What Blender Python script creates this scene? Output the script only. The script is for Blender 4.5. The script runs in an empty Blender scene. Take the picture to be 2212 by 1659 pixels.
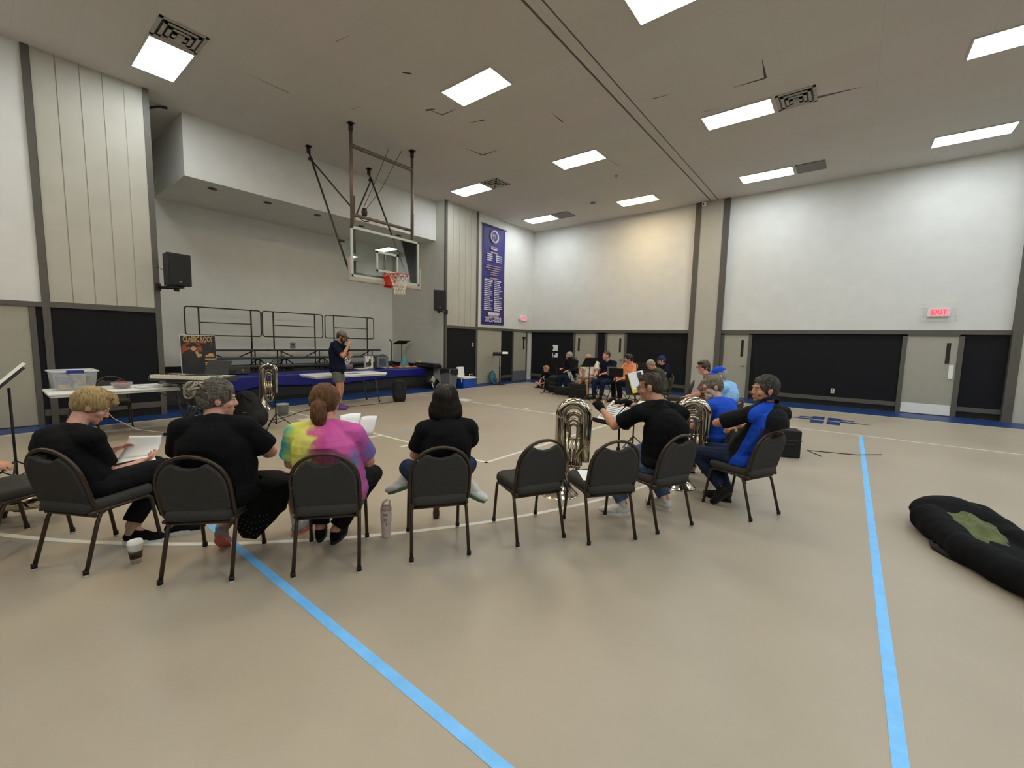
import bpy, bmesh, math, random
import numpy as np
from mathutils import Vector, Matrix, Euler, Quaternion, noise

# ------------------------------------------------------------------ set-up: camera, world, exposure
SC = bpy.context.scene
COL = SC.collection
H = 6.07                # ceiling height
XL, YF = -10.57, 14.6   # stage wall plane, far wall plane
XR, YN = 10.0, -2.7     # right wall, near wall (behind the camera)

def R(d): return math.radians(d)

cam = bpy.data.cameras.new('camera'); cam.sensor_width = 36; cam.lens = 915.136 / 2212 * 36
cam.clip_start = 0.05; cam.clip_end = 100
cam_o = bpy.data.objects.new('camera', cam); COL.objects.link(cam_o)
_y, _p, _r = R(-38.389), R(-5.716), R(1.280)
_fw = Vector((math.sin(_y)*math.cos(_p), math.cos(_y)*math.cos(_p), math.sin(_p)))
_rt = Vector((math.cos(_y), -math.sin(_y), 0)); _up = _rt.cross(_fw)
_r2 = _rt*math.cos(_r) + _up*math.sin(_r); _u2 = _up*math.cos(_r) - _rt*math.sin(_r)
_m = Matrix((_r2, _u2, -_fw)).transposed().to_4x4(); _m.translation = (0, 0, 1.58)
cam_o.matrix_world = _m
SC.camera = cam_o

world = bpy.data.worlds.new('world'); SC.world = world; world.use_nodes = True
world.node_tree.nodes['Background'].inputs[0].default_value = (0.5, 0.52, 0.55, 1)
world.node_tree.nodes['Background'].inputs[1].default_value = 0.02
SC.view_settings.view_transform = 'Standard'; SC.view_settings.look = 'None'
SC.view_settings.gamma = 1; SC.view_settings.exposure = 0.0
try: SC.view_settings.use_curve_mapping = False
except Exception: pass
LIGHT_COOL, LIGHT_WARM = 26.5, 31.0       # radiance of the ceiling panels

# ------------------------------------------------------------------ materials
def s2l(c):
    c = c/255
    return c/12.92 if c <= 0.04045 else ((c+0.055)/1.055)**2.4
def rgb(c): return (s2l(c[0]), s2l(c[1]), s2l(c[2]), 1)
MATS = {}
def mat(name, c, rough=0.6, metal=0.0, var=0.06, scale=40, bump=0.0, spec=0.5, c2=None, coat=0, sheen=0, alpha=1, trans=0, emit=0, bscale=None):
    if name in MATS: return MATS[name]
    m = bpy.data.materials.new(name); m.use_nodes = True; nt = m.node_tree; N = nt.nodes; L = nt.links
    b = N['Principled BSDF']
    b.inputs['Roughness'].default_value = rough; b.inputs['Metallic'].default_value = metal
    b.inputs['Specular IOR Level'].default_value = spec
    b.inputs['Coat Weight'].default_value = coat; b.inputs['Sheen Weight'].default_value = sheen
    b.inputs['Alpha'].default_value = alpha; b.inputs['Transmission Weight'].default_value = trans
    if emit:
        b.inputs['Emission Color'].default_value = rgb(c); b.inputs['Emission Strength'].default_value = emit
    tc = N.new('ShaderNodeTexCoord'); nz = N.new('ShaderNodeTexNoise'); nz.inputs['Scale'].default_value = scale; nz.inputs['Detail'].default_value = 4
    L.new(tc.outputs['Object'], nz.inputs['Vector'])
    rp = N.new('ShaderNodeValToRGB'); a = rgb(c); d = rgb(c2) if c2 else tuple(x*(1-2*var) for x in a[:3])+(1,)
    e = a if c2 else tuple(min(1, x*(1+var)) for x in a[:3])+(1,)
    rp.color_ramp.elements[0].position = 0.3; rp.color_ramp.elements[0].color = d
    rp.color_ramp.elements[1].position = 0.7; rp.color_ramp.elements[1].color = e
    L.new(nz.outputs['Fac'], rp.inputs['Fac']); L.new(rp.outputs['Color'], b.inputs['Base Color'])
    if bump:
        n2 = N.new('ShaderNodeTexNoise'); n2.inputs['Scale'].default_value = bscale or scale*4; n2.inputs['Detail'].default_value = 3
        L.new(tc.outputs['Object'], n2.inputs['Vector'])
        bp = N.new('ShaderNodeBump'); bp.inputs['Strength'].default_value = bump; bp.inputs['Distance'].default_value = 0.01
        L.new(n2.outputs['Fac'], bp.inputs['Height']); L.new(bp.outputs['Normal'], b.inputs['Normal'])
    MATS[name] = m
    return m
def emis(name, c, s):
    if name in MATS: return MATS[name]
    m = bpy.data.materials.new(name); m.use_nodes = True; nt = m.node_tree
    nt.nodes.remove(nt.nodes['Principled BSDF'])
    e = nt.nodes.new('ShaderNodeEmission'); e.inputs[0].default_value = c; e.inputs[1].default_value = s
    nt.links.new(e.outputs[0], nt.nodes['Material Output'].inputs[0]); MATS[name] = m
    return m

# ------------------------------------------------------------------ mesh building
class MB:
    def __init__(s): s.v = []; s.f = []; s.mi = []; s.sm = []; s.m = 0; s.smooth = False
    def _add(s, vs, fs, smooth=None):
        o = len(s.v); s.v += [tuple(v) for v in vs]
        for f in fs:
            s.f.append(tuple(i+o for i in f)); s.mi.append(s.m); s.sm.append(s.smooth if smooth is None else smooth)
    def box(s, c, d, rot=None):
        x, y, z = d[0]/2, d[1]/2, d[2]/2
        vs = [Vector((a, b, e)) for a in (-x, x) for b in (-y, y) for e in (-z, z)]
        if rot is not None: vs = [rot @ v for v in vs]
        vs = [v+Vector(c) for v in vs]
        s._add(vs, [(0,1,3,2), (4,6,7,5), (0,4,5,1), (2,3,7,6), (0,2,6,4), (1,5,7,3)], False); return s
    def bx(s, x0, x1, y0, y1, z0, z1): return s.box(((x0+x1)/2, (y0+y1)/2, (z0+z1)/2), (x1-x0, y1-y0, z1-z0))
    def quad(s, a, b, c, d): s._add([a, b, c, d], [(0,1,2,3)], False); return s
    def cyl(s, p0, p1, r0, r1=None, n=12, cap=True):
        r1 = r0 if r1 is None else r1
        p0, p1 = Vector(p0), Vector(p1); d = (p1-p0)
        if d.length < 1e-6: return s
        q = d.normalized().to_track_quat('Z', 'Y')
        vs = []
        for p, r in ((p0, r0), (p1, r1)):
            for i in range(n):
                a = 2*math.pi*i/n; vs.append(p + q @ Vector((r*math.cos(a), r*math.sin(a), 0)))
        fs = [(i, (i+1) % n, n+(i+1) % n, n+i) for i in range(n)]
        s._add(vs, fs, True)
        if cap:
            o = len(s.v)-2*n
            s.f.append(tuple(o+i for i in reversed(range(n)))); s.f.append(tuple(o+n+i for i in range(n)))
            s.mi += [s.m]*2; s.sm += [False]*2
        return s
    def tube(s, pts, r, n=10, closed=False, cap=True):
        pts = [Vector(p) for p in pts]; k = len(pts); rs = r if isinstance(r, (list, tuple)) else [r]*k
        up = None; vs = []
        for i, p in enumerate(pts):
            if closed: t = (pts[(i+1) % k]-pts[i-1])
            else: t = pts[min(i+1, k-1)]-pts[max(i-1, 0)]
            t = t.normalized() if t.length > 1e-9 else Vector((0,0,1))
            if up is None:
                up = Vector((0,0,1)) if abs(t.z) < 0.9 else Vector((1,0,0))
            x = up.cross(t)
            if x.length < 1e-6: x = Vector((1,0,0)).cross(t)
            x.normalize(); y = t.cross(x).normalized(); up = y
            for j in range(n):
                a = 2*math.pi*j/n; vs.append(p + x*rs[i]*math.cos(a) + y*rs[i]*math.sin(a))
        fs = []
        for i in range(k if closed else k-1):
            a, b = i*n, ((i+1) % k)*n
            for j in range(n): fs.append((a+j, a+(j+1) % n, b+(j+1) % n, b+j))
        s._add(vs, fs, True)
        if cap and not closed:
            o = len(s.v)-k*n
            s.f.append(tuple(o+j for j in reversed(range(n)))); s.f.append(tuple(o+(k-1)*n+j for j in range(n)))
            s.mi += [s.m]*2; s.sm += [False]*2
        return s
    def lathe(s, prof, c=(0,0,0), n=24, q=None, cap=False):
        c = Vector(c); vs = []
        for r, z in prof:
            for i in range(n):
                a = 2*math.pi*i/n; v = Vector((r*math.cos(a), r*math.sin(a), z))
                if q is not None: v = q @ v
                vs.append(c+v)
        fs = [(k*n+i, k*n+(i+1) % n, (k+1)*n+(i+1) % n, (k+1)*n+i) for k in range(len(prof)-1) for i in range(n)]
        s._add(vs, fs, True)
        if cap:
            o = len(s.v)-len(prof)*n
            s.f.append(tuple(o+i for i in reversed(range(n)))); s.f.append(tuple(o+(len(prof)-1)*n+i for i in range(n)))
            s.mi += [s.m]*2; s.sm += [False]*2
        return s
    def ell(s, c, r, q=None, n=16, k=10):
        c = Vector(c); vs = []
        for i in range(k+1):
            t = math.pi*i/k
            for j in range(n):
                a = 2*math.pi*j/n
                v = Vector((r[0]*math.sin(t)*math.cos(a), r[1]*math.sin(t)*math.sin(a), r[2]*math.cos(t)))
                if q is not None: v = q @ v
                vs.append(c+v)
        fs = [(i*n+j, (i+1)*n+j, (i+1)*n+(j+1) % n, i*n+(j+1) % n) for i in range(k) for j in range(n)]
        s._add(vs, fs, True); return s
    def prism(s, poly, z0, z1, M=None):
        n = len(poly); vs = [Vector((p[0], p[1], z)) for z in (z0, z1) for p in poly]
        if M is not None: vs = [M @ v for v in vs]
        s._add(vs, [tuple(reversed(range(n))), tuple(range(n, 2*n))]+[(i, (i+1) % n, n+(i+1) % n, n+i) for i in range(n)], False); return s
    def grid(s, fn, nu, nv, smooth=True):
        vs = [fn(i/nu, j/nv) for i in range(nu+1) for j in range(nv+1)]
        s._add(vs, [(i*(nv+1)+j, (i+1)*(nv+1)+j, (i+1)*(nv+1)+j+1, i*(nv+1)+j+1) for i in range(nu) for j in range(nv)], smooth); return s
    def mesh(s, name, mats):
        me = bpy.data.meshes.new(name); me.from_pydata(s.v, [], s.f)
        for m in (mats if isinstance(mats, (list, tuple)) else [mats]): me.materials.append(m)
        me.polygons.foreach_set('material_index', s.mi); me.polygons.foreach_set('use_smooth', s.sm)
        bm = bmesh.new(); bm.from_mesh(me); bmesh.ops.recalc_face_normals(bm, faces=bm.faces); bm.to_mesh(me); bm.free()
        return me
def obj(name, mb, mats, parent=None, bevel=0, loc=None, rot=None, solid=0, sub=0):
    me = mb.mesh(name, mats) if isinstance(mb, MB) else mb
    o = bpy.data.objects.new(name, me); COL.objects.link(o)
    if parent is not None: o.parent = parent
    if loc is not None: o.location = loc
    if rot is not None: o.rotation_euler = rot
    if solid:
        k = o.modifiers.new('solid', 'SOLIDIFY'); k.thickness = solid
    if bevel:
        k = o.modifiers.new('bevel', 'BEVEL'); k.width = bevel; k.segments = 2; k.limit_method = 'ANGLE'; k.angle_limit = R(40)
    if sub:
        k = o.modifiers.new('sub', 'SUBSURF'); k.levels = sub; k.render_levels = sub
    return o
def tag(o, label, cat, group=None):
    o['label'] = label; o['category'] = cat
    if group: o['group'] = group
    return o
def thing(name, label, cat, loc=(0,0,0), rz=0, group=None):
    o = bpy.data.objects.new(name, None); COL.objects.link(o); o.empty_display_size = 0.1
    o.location = loc; o.rotation_euler = (0, 0, rz); return tag(o, label, cat, group)
def struct(name, mb, mats, parent=None, **k):
    o = obj(name, mb, mats, parent, **k)
    if parent is None: o['kind'] = 'structure'
    return o
def dup(root, loc, rz, label, group=None):
    r = root.copy(); COL.objects.link(r); r.location = loc; r.rotation_euler = (0, 0, rz); r['label'] = label
    if group: r['group'] = group
    for ch in list(root.children):
        c = ch.copy(); COL.objects.link(c); c.parent = r
        for g in list(ch.children):
            d = g.copy(); COL.objects.link(d); d.parent = c
    return r
def text_mesh(txt, size, depth=0.002, align='CENTER', sx=1.0, bold=0):
    cu = bpy.data.curves.new('lettering', 'FONT'); cu.body = txt; cu.size = size; cu.extrude = depth; cu.align_x = align; cu.align_y = 'CENTER'
    cu.resolution_u = 3; cu.offset = bold*size
    o = bpy.data.objects.new('lettering', cu); COL.objects.link(o)
    dg = bpy.context.evaluated_depsgraph_get(); me = bpy.data.meshes.new_from_object(o.evaluated_get(dg))
    bpy.data.objects.remove(o); bpy.data.curves.remove(cu)
    if sx != 1.0:
        for v in me.vertices: v.co.x *= sx
    return me
def text(txt, size, material, parent, loc, rot, depth=0.002, align='CENTER', sx=1.0, name='lettering', bold=0):
    me = text_mesh(txt, size, depth, align, sx, bold); me.materials.clear(); me.materials.append(material)
    return obj(name, me, None, parent, loc=loc, rot=rot)

# palette
M_white = mat('wall_white_paint', (212, 211, 207), .85, var=.02, scale=3, bump=.05, bscale=180)
M_beige = mat('wall_beige_panel', (178, 174, 162), .7, var=.03, scale=2)
M_stage = mat('stage_wall_paint', (216, 215, 208), .85, var=.02, scale=3, bump=.05, bscale=160)
M_dark = mat('dark_wainscot', (31, 31, 34), .9, spec=.15, var=.08, scale=60)
M_trim = mat('grey_brown_trim', (84, 79, 72), .55, var=.05, scale=20)
M_door = mat('door_beige', (160, 156, 142), .5, var=.02, scale=5)
M_black = mat('black_plastic', (14, 14, 15), .45, var=.1, scale=60)
M_blk2 = mat('black_matte', (10, 10, 11), .8, var=.1, scale=60)
M_metal = mat('brushed_metal', (150, 150, 148), .35, 1.0, var=.05, scale=40)
M_steel = mat('kickplate_grey', (120, 122, 126), .45, .4, var=.04, scale=40)
M_ivory = mat('ivory_plastic', (205, 200, 188), .5, var=.02)
M_paper = mat('white_paper', (228, 228, 226), .8, var=.02, scale=8)
M_chip = mat('white_enamel', (225, 225, 220), .4, var=.02)

# ------------------------------------------------------------------ ceiling panels (the room's light)
M_cool = emis('panel_cool', (0.905, 0.985, 1.015, 1), LIGHT_COOL)
M_warm = emis('panel_warm', (1.0, 0.80, 0.50, 1), LIGHT_WARM)
M_frame = mat('white_light_frame', (190, 188, 180), .5, var=.02)
COLX = [-9.25, -5.59, -2.08, 1.64, 5.2, 8.8]; ROWY = [-1.5, 2.2, 5.83, 9.51, 13.18]
def build_light(warm):
    t = thing('ceiling_light', '', 'light')
    f = MB()
    f.bx(-.61, .61, -.305, -.28, -.012, .03).bx(-.61, .61, .28, .305, -.012, .03).bx(-.61, -.585, -.28, .28, -.012, .03).bx(.585, .61, -.28, .28, -.012, .03)
    obj('frame', f, M_frame, t)
    d = MB().bx(-.585, .585, -.28, .28, -.006, .02); obj('diffuser', d, M_warm if warm else M_cool, t)
    return t
LNAME = {(0,1): 'bright ceiling panel high at left, beside the air vent over the stage side',
 (1,2): 'warm yellow ceiling panel nearest the camera, above the basketball hoop', (1,3): 'middle one of the three warm yellow ceiling panels in a row',
 (1,4): 'warm yellow ceiling panel farthest away, near the far wall', (0,3): 'white ceiling panel behind the hoop, with a square vent at its far end',
 (0,4): 'small white ceiling panel above the purple banner, near the corner', (2,3): 'white ceiling panel right of the long seam, against a louvred vent',
 (2,4): 'white ceiling panel near the pilaster with a flat grey vent beside it', (3,4): 'white ceiling panel at far right above the white end wall',
 (3,3): 'white ceiling panel cut off at the top right corner', (2,2): 'white ceiling panel cut off by the top edge of the view'}
_pc = _pw = None
for i, x in enumerate(COLX):
    for j, y in enumerate(ROWY):
        if (i, j) == (0, 2): continue            # the hoop hangs here
        warm = i == 1
        lab = LNAME.get((i, j), 'white recessed ceiling panel out over the near half of the gym')
        src = _pw if warm else _pc
        if src is None:
            o = build_light(warm); o.location = (x, y, H-.004); o['label'] = lab; o['group'] = 'recessed ceiling light panels'
            if warm: _pw = o
            else: _pc = o
        else: dup(src, (x, y, H-.004), 0, lab, 'recessed ceiling light panels')
# ------------------------------------------------------------------ floor with its painted lines
def floor_mat():
    m = bpy.data.materials.new('gym_floor'); m.use_nodes = True; nt = m.node_tree; N = nt.nodes; L = nt.links; b = N['Principled BSDF']
    tc = N.new('ShaderNodeTexCoord')
    n1 = N.new('ShaderNodeTexNoise'); n1.inputs['Scale'].default_value = 0.7; n1.inputs['Detail'].default_value = 5; n1.inputs['Roughness'].default_value = .6
    n2 = N.new('ShaderNodeTexNoise'); n2.inputs['Scale'].default_value = 260; n2.inputs['Detail'].default_value = 2
    L.new(tc.outputs['Object'], n1.inputs['Vector']); L.new(tc.outputs['Object'], n2.inputs['Vector'])
    r1 = N.new('ShaderNodeValToRGB'); r1.color_ramp.elements[0].position = .3; r1.color_ramp.elements[1].position = .72
    r1.color_ramp.elements[0].color = rgb((160, 148, 130)); r1.color_ramp.elements[1].color = rgb((172, 160, 142))
    r2 = N.new('ShaderNodeMix'); r2.data_type = 'RGBA'; r2.blend_type = 'MULTIPLY'; r2.inputs[0].default_value = .16
    L.new(n1.outputs['Fac'], r1.inputs['Fac']); L.new(r1.outputs['Color'], r2.inputs[6]); L.new(n2.outputs['Color'], r2.inputs[7])
    L.new(r2.outputs[2], b.inputs['Base Color'])
    mr = N.new('ShaderNodeMapRange'); mr.inputs[3].default_value = .34; mr.inputs[4].default_value = .5
    L.new(n1.outputs['Fac'], mr.inputs[0]); L.new(mr.outputs[0], b.inputs['Roughness'])
    bp = N.new('ShaderNodeBump'); bp.inputs['Strength'].default_value = .08; bp.inputs['Distance'].default_value = .004
    L.new(n2.outputs['Fac'], bp.inputs['Height']); L.new(bp.outputs['Normal'], b.inputs['Normal'])
    b.inputs['Specular IOR Level'].default_value = .45
    return m
M_floor = floor_mat()
M_lw = mat('court_line_white', (214, 212, 202), .45, var=.04, scale=12)
M_lb = mat('court_line_blue', (112, 184, 242), .45, var=.05, scale=12)
M_lp = mat('court_line_pale_blue', (128, 164, 200), .45, var=.05, scale=12)
M_border = mat('court_border_blue', (18, 52, 104), .4, var=.06, scale=6)
fl = MB()
fl.bx(-14.5, XR+.2, YN-.2, YF+1.4, -.2, 0)
def strip(x0, x1, y0, y1, m, z=.0012): fl.m = m; fl.quad((x0, y0, z), (x1, y0, z), (x1, y1, z), (x0, y1, z))
strip(-11.2, -9.87, YN, YF, 3, .0008); strip(-9.87, XR, 13.36, YF, 3, .0008)
strip(-9.90, -9.85, YN, 13.36, 1); strip(-9.90, XR, 13.33, 13.38, 1)
strip(-9.87, -3.58, 4.02, 4.07, 1); strip(-9.87, -3.58, 7.84, 7.89, 1); strip(-3.63, -3.58, 4.02, 7.89, 1)
strip(-9.87, -1.5, 12.1, 12.15, 1); strip(-1.5, XR, 10.02, 10.07, 1)
for yy, d in ((4.02, -1), (7.89, 1)):
    strip(-8.2, -7.75, min(yy, yy+d*.3), max(yy, yy+d*.3), 1)
    for xx in (-6.8, -5.95, -5.1): strip(xx, xx+.06, min(yy, yy+d*.24), max(yy, yy+d*.24), 1)
strip(-4.05, 5.0, 1.09, 1.145, 2, .0016); strip(.25, .305, YN, 9.98, 2, .0016)
strip(-5.95, -5.91, YN, 12.1, 4, .0010)
fl.m = 1
A0, A1 = -1.36, 1.36; NA = 96
for i in range(NA):
    a, b_ = A0+(A1-A0)*i/NA, A0+(A1-A0)*(i+1)/NA
    P = [(-8.3+r*math.cos(t), 5.95+r*math.sin(t), .0014) for r, t in ((6.74, a), (6.79, a), (6.79, b_), (6.74, b_))]
    fl._add(P, [(0,1,2,3)], False)
# navy mark by the far side line: two blocks with tapering wings
fl.m = 3
for s in (-1, 1):
    cx, cy = -.30, 11.55
    def q4(x0, x1, y0, y1, y2, y3): fl._add([(cx+s*x0, cy+y0, .0018), (cx+s*x1, cy+y1, .0018), (cx+s*x1, cy+y2, .0018), (cx+s*x0, cy+y3, .0018)], [(0,1,2,3)], False)
    q4(.03, .26, -.55, -.55, -.06, -.06); q4(.03, .26, .06, .06, .55, .55)
    q4(.26, .75, -.12, -.02, .02, .12)
    q4(.26, .5, .2, .22, .34, .4)
for k in range(3): fl._add([(-1.15, 11.5+.2*k, .0018), (-.98, 11.5+.2*k, .0018), (-.95, 11.6+.2*k, .0018), (-1.12, 11.6+.2*k, .0018)], [(0,1,2,3)], False)
floor = struct('floor', fl, [M_floor, M_lw, M_lb, M_border, M_lp])

# ------------------------------------------------------------------ ceiling
def ceil_mat():
    m = bpy.data.materials.new('ceiling_tile'); m.use_nodes = True; nt = m.node_tree; N = nt.nodes; L = nt.links; b = N['Principled BSDF']
    tc = N.new('ShaderNodeTexCoord'); br = N.new('ShaderNodeTexBrick'); br.offset = 0; br.inputs['Scale'].default_value = 1
    br.inputs['Brick Width'].default_value = 1.22; br.inputs['Row Height'].default_value = .61; br.inputs['Mortar Size'].default_value = .004
    br.inputs['Color1'].default_value = rgb((208, 203, 196)); br.inputs['Color2'].default_value = rgb((205, 200, 193)); br.inputs['Mortar'].default_value = rgb((197, 192, 185))
    L.new(tc.outputs['Object'], br.inputs['Vector'])
    n1 = N.new('ShaderNodeTexNoise'); n1.inputs['Scale'].default_value = .5; n1.inputs['Detail'].default_value = 4; L.new(tc.outputs['Object'], n1.inputs['Vector'])
    mx = N.new('ShaderNodeMix'); mx.data_type = 'RGBA'; mx.blend_type = 'MULTIPLY'; mx.inputs[0].default_value = .12
    L.new(br.outputs['Color'], mx.inputs[6]); L.new(n1.outputs['Color'], mx.inputs[7]); L.new(mx.outputs[2], b.inputs['Base Color'])
    b.inputs['Roughness'].default_value = .9
    return m
ce = MB(); ce.bx(-14.5, XR+.2, YN-.2, YF+1.4, H, H+.2)
ce.m = 1
ce.bx(-3.765, -3.735, YN, YF, H-.006, H+.01)
ce.bx(-3.55, -3.53, YN, YF, H-.004, H+.01)
ce.m = 2
def crack(a, b_, w0, w1):
    a, b_ = Vector((*a, 0)), Vector((*b_, 0)); d = (b_-a).normalized(); n = Vector((-d.y, d.x, 0)); z = Vector((0, 0, H-.003))
    ce._add([a-n*w0+z, b_-n*w1+z, b_+n*w1+z, a+n*w0+z], [(0,1,2,3)], False)
for c in [((-6.30,4.77),(-6.20,4.89),.012,.02), ((-6.9,5.79),(-6.72,5.86),.03,.01), ((-6.83,5.83),(-6.77,6.1),.004,.012), ((-6.77,6.1),(-6.39,6.11),.014,.004),
          ((-7.44,7.43),(-7.35,7.93),.004,.022), ((-7.35,7.93),(-6.81,7.94),.022,.004), ((-6.55,6.64),(-6.2,6.74),.004,.02), ((-4.95,7.3),(-4.97,7.75),.003,.014),
          ((-1.95,8.49),(-1.47,8.51),.004,.02), ((-1.47,8.51),(-1.44,7.95),.02,.003), ((-.83,9.69),(-.2,9.75),.035,.003), ((-3.2,8.0),(-2.9,8.05),.012,.004),
          ((-5.0,9.9),(-4.95,10.4),.003,.01), ((-2.6,9.0),(-2.3,9.05),.008,.002), ((-8.1,4.9),(-7.8,4.95),.005,.002), ((-6.5,3.7),(-6.2,3.75),.004,.002), ((-8.5,3.2),(-8.5,3.9),.003,.006)]: crack(*c)
ceiling = struct('ceiling', ce, [ceil_mat(), M_trim, M_black])

# ------------------------------------------------------------------ walls
def wall_far():
    w = MB()
    w.bx(XL-.2, XR+.2, YF+.05, YF+.25, 0, 2.04); w.bx(XL-.2, XR+.2, YF, YF+.25, 2.08, H)
    o = struct('wall_far', w, M_white)
    d = MB()
    for x0, x1 in ((XL, -8.53), (-7.47, -7.18), (-6.32, -4.18), (-2.34, 1.02), (2.11, 2.83)):
        d.bx(x0, x1, YF+.015, YF+.06, .17, 2.0)
        d.m = 1; d.bx(x0, x1, YF+.0, YF+.06, .15, .26); d.m = 2; d.bx(x0, x1, YF+.02, YF+.06, 0, .15); d.m = 0
    obj('wainscot_panel', d, [M_dark, M_trim, M_blk2], o)
    return o
wall_far()
t = MB(); t.bx(XL, -4.18, YF-.035, YF+.06, 1.98, 2.085); t.bx(-3.2, 2.83, YF-.035, YF+.06, 1.98, 2.085); struct('trim_1', t, M_trim)
# pilaster between the two bays of the far wall, a second one at the right
def pilaster(x0, x1, name):
    p = MB(); p.bx(x0+.15, x1-.15, YF-.10, YF+.05, 0, H); p.m = 1
    p.bx(x0, x0+.16, YF-.12, YF+.05, 0, H); p.bx(x1-.16, x1, YF-.12, YF+.05, 0, H)
    return struct(name, p, [M_beige, M_trim])
pilaster(-4.18, -3.2, 'trim_2'); pilaster(2.83, 3.82, 'trim_3')
def far_door(n, x0, x1, win_side, handle, kick=False, dead=False):
    o = bpy.data.objects.new('door_%d' % n, None); COL.objects.link(o); o.location = (x0, YF, 0); o['kind'] = 'structure'
    w = x1-x0
    s = MB().bx(0, w, -.005, .05, .01, 1.94); obj('door_leaf', s, M_door, o, bevel=.004)
    f = MB().bx(-.09, 0, -.03, .06, 0, 1.98).bx(w, w+.09, -.03, .06, 0, 1.98).bx(-.09, w+.09, -.03, .06, 1.94, 1.985); obj('door_frame', f, M_trim, o)
    xw = w-.2 if win_side > 0 else .12
    v = MB().bx(xw, xw+.075, -.012, .0, 1.28, 1.78); obj('vision_window', v, M_black, o)
    xh = w-.09 if handle > 0 else .07
    h = MB()
    if dead:
        h.bx(xh-.03, xh+.05, -.03, 0, .92, 1.25)
    else:
        h.cyl((xh, 0, 1.0), (xh, -.06, 1.0), .025); h.cyl((xh, -.05, 1.0), (xh-.1, -.055, .99), .01)
    obj('handle', h, M_chip if dead else M_metal, o)
    if kick: obj('kick_plate', MB().bx(.01, w-.01, -.012, 0, .02, .27), M_chip if dead else M_steel, o)
    return o
far_door(4, -8.44, -7.56, -1, -1); far_door(5, -7.09, -6.41, 1, 1); far_door(6, -3.11, -2.43, 1, 1); far_door(7, 1.11, 2.02, 1, 1, True, True)
o = MB().bx(-.33, -.25, YF-.01, YF+.02, .36, .49); ob = obj('wall_outlet', o, M_ivory); tag(ob, 'white outlet plate low on the dark far wall panel', 'outlet')
obj('socket', MB().bx(-.305, -.275, YF-.013, YF-.008, .44, .47).bx(-.305, -.275, YF-.013, YF-.008, .38, .41), M_trim, ob)

# left wall: near bay, boarded flank, stage opening, boarded flank, far bay
def wall_left():
    w = MB()
    w.bx(XL-.25, XL, YN-.2, .75, 2.05, H); w.bx(XL-.25, XL-.03, YN-.2, .75, 0, 2.05)
    w.bx(XL-.25, XL, 11.24, YF+.2, 2.06, H); w.bx(XL-.25, XL-.03, 11.24, YF+.2, 0, 2.06)
    o = struct('wall_left', w, M_white)
    b = MB()
    for y0, y1, n in ((.8, 2.2, 5), (9.74, 11.16, 5)):
        s = (y1-y0)/n
        for k in range(n): b.bx(XL-.02, XL+.018, y0+k*s+.006, y0+(k+1)*s-.006, 2.06, H)
        b.bx(XL-.25, XL+.006, y0-.04, y1+.05, 0, H)
    obj('board_panel', b, M_beige, o, bevel=.004)
    d = MB()
    for y0, y1 in ((.8, 2.2), (9.74, 11.16), (12.62, 13.26), (.64, .72)):
        d.bx(XL-.03, XL+.02, y0, y1, .2, 2.0); d.m = 1; d.bx(XL-.02, XL+.03, y0, y1, .15, .26); d.m = 2; d.bx(XL-.02, XL+.015, y0, y1, 0, .15); d.m = 0
    obj('wainscot_panel', d, [M_dark, M_trim, M_blk2], o)
    return o
wall_left()
t = MB()
for y in (.71, 2.18): t.bx(XL-.02, XL+.04, y, y+.09, 0, H)
for y in (9.66, 11.15): t.bx(XL-.02, XL+.04, y, y+.09, 0, H)
struct('trim_4', t, M_trim)
t = MB(); t.bx(XL-.02, XL+.045, .8, 2.18, 1.98, 2.075); t.bx(XL-.02, XL+.045, 9.75, 11.15, 1.98, 2.075); t.bx(XL-.02, XL+.045, 11.24, YF, 1.98, 2.075); t.bx(XL-.02, XL+.045, YN, .71, 1.98, 2.06); struct('trim_5', t, M_trim)
def left_door(n, y0, y1, z1=1.95, frame=True, kick=False, lever=None, closer=False, win=False):
    o = bpy.data.objects.new('door_%d' % n, None); COL.objects.link(o); o.location = (XL, y0, 0); o['kind'] = 'structure'
    w = y1-y0
    obj('door_leaf', MB().bx(-.04, .012, 0, w, .01, z1), M_door, o, bevel=.004)
    if frame: obj('door_frame', MB().bx(-.03, .035, -.07, 0, 0, z1+.04).bx(-.03, .035, w, w+.07, 0, z1+.04), M_trim, o)
    if kick: obj('kick_plate', MB().bx(.012, .018, .02, w-.02, .02, .4), M_steel, o)
    if lever is not None: obj('handle', MB().cyl((0, lever, 1.0), (.07, lever, 1.0), .022).cyl((.06, lever, 1.0), (.065, lever+.2, .99), .012), M_metal, o)
    if closer: obj('door_closer', MB().bx(.012, .07, w-.26, w-.06, 1.72, 1.78), M_black, o)
    if win: obj('vision_window', MB().bx(.010, .016, w-.2, w-.13, 1.28, 1.72), M_black, o)
    return o
left_door(1, -.42, .56, 2.0, True); left_door(2, 11.26, 12.6, 1.97, False, False, .85); left_door(3, 13.35, 14.2, 1.95, True, True, None, True, True)
o = obj('light_switch', MB().bx(XL+.018, XL+.03, 10.96, 11.04, 1.38, 1.5), M_ivory); tag(o, 'white switch plate on the dark panel beside the beige double door', 'switch')
obj('toggle', MB().bx(XL+.03, XL+.038, 10.98, 10.995, 1.42, 1.46).bx(XL+.03, XL+.038, 11.005, 11.02, 1.42, 1.46), M_trim, o)

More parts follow.
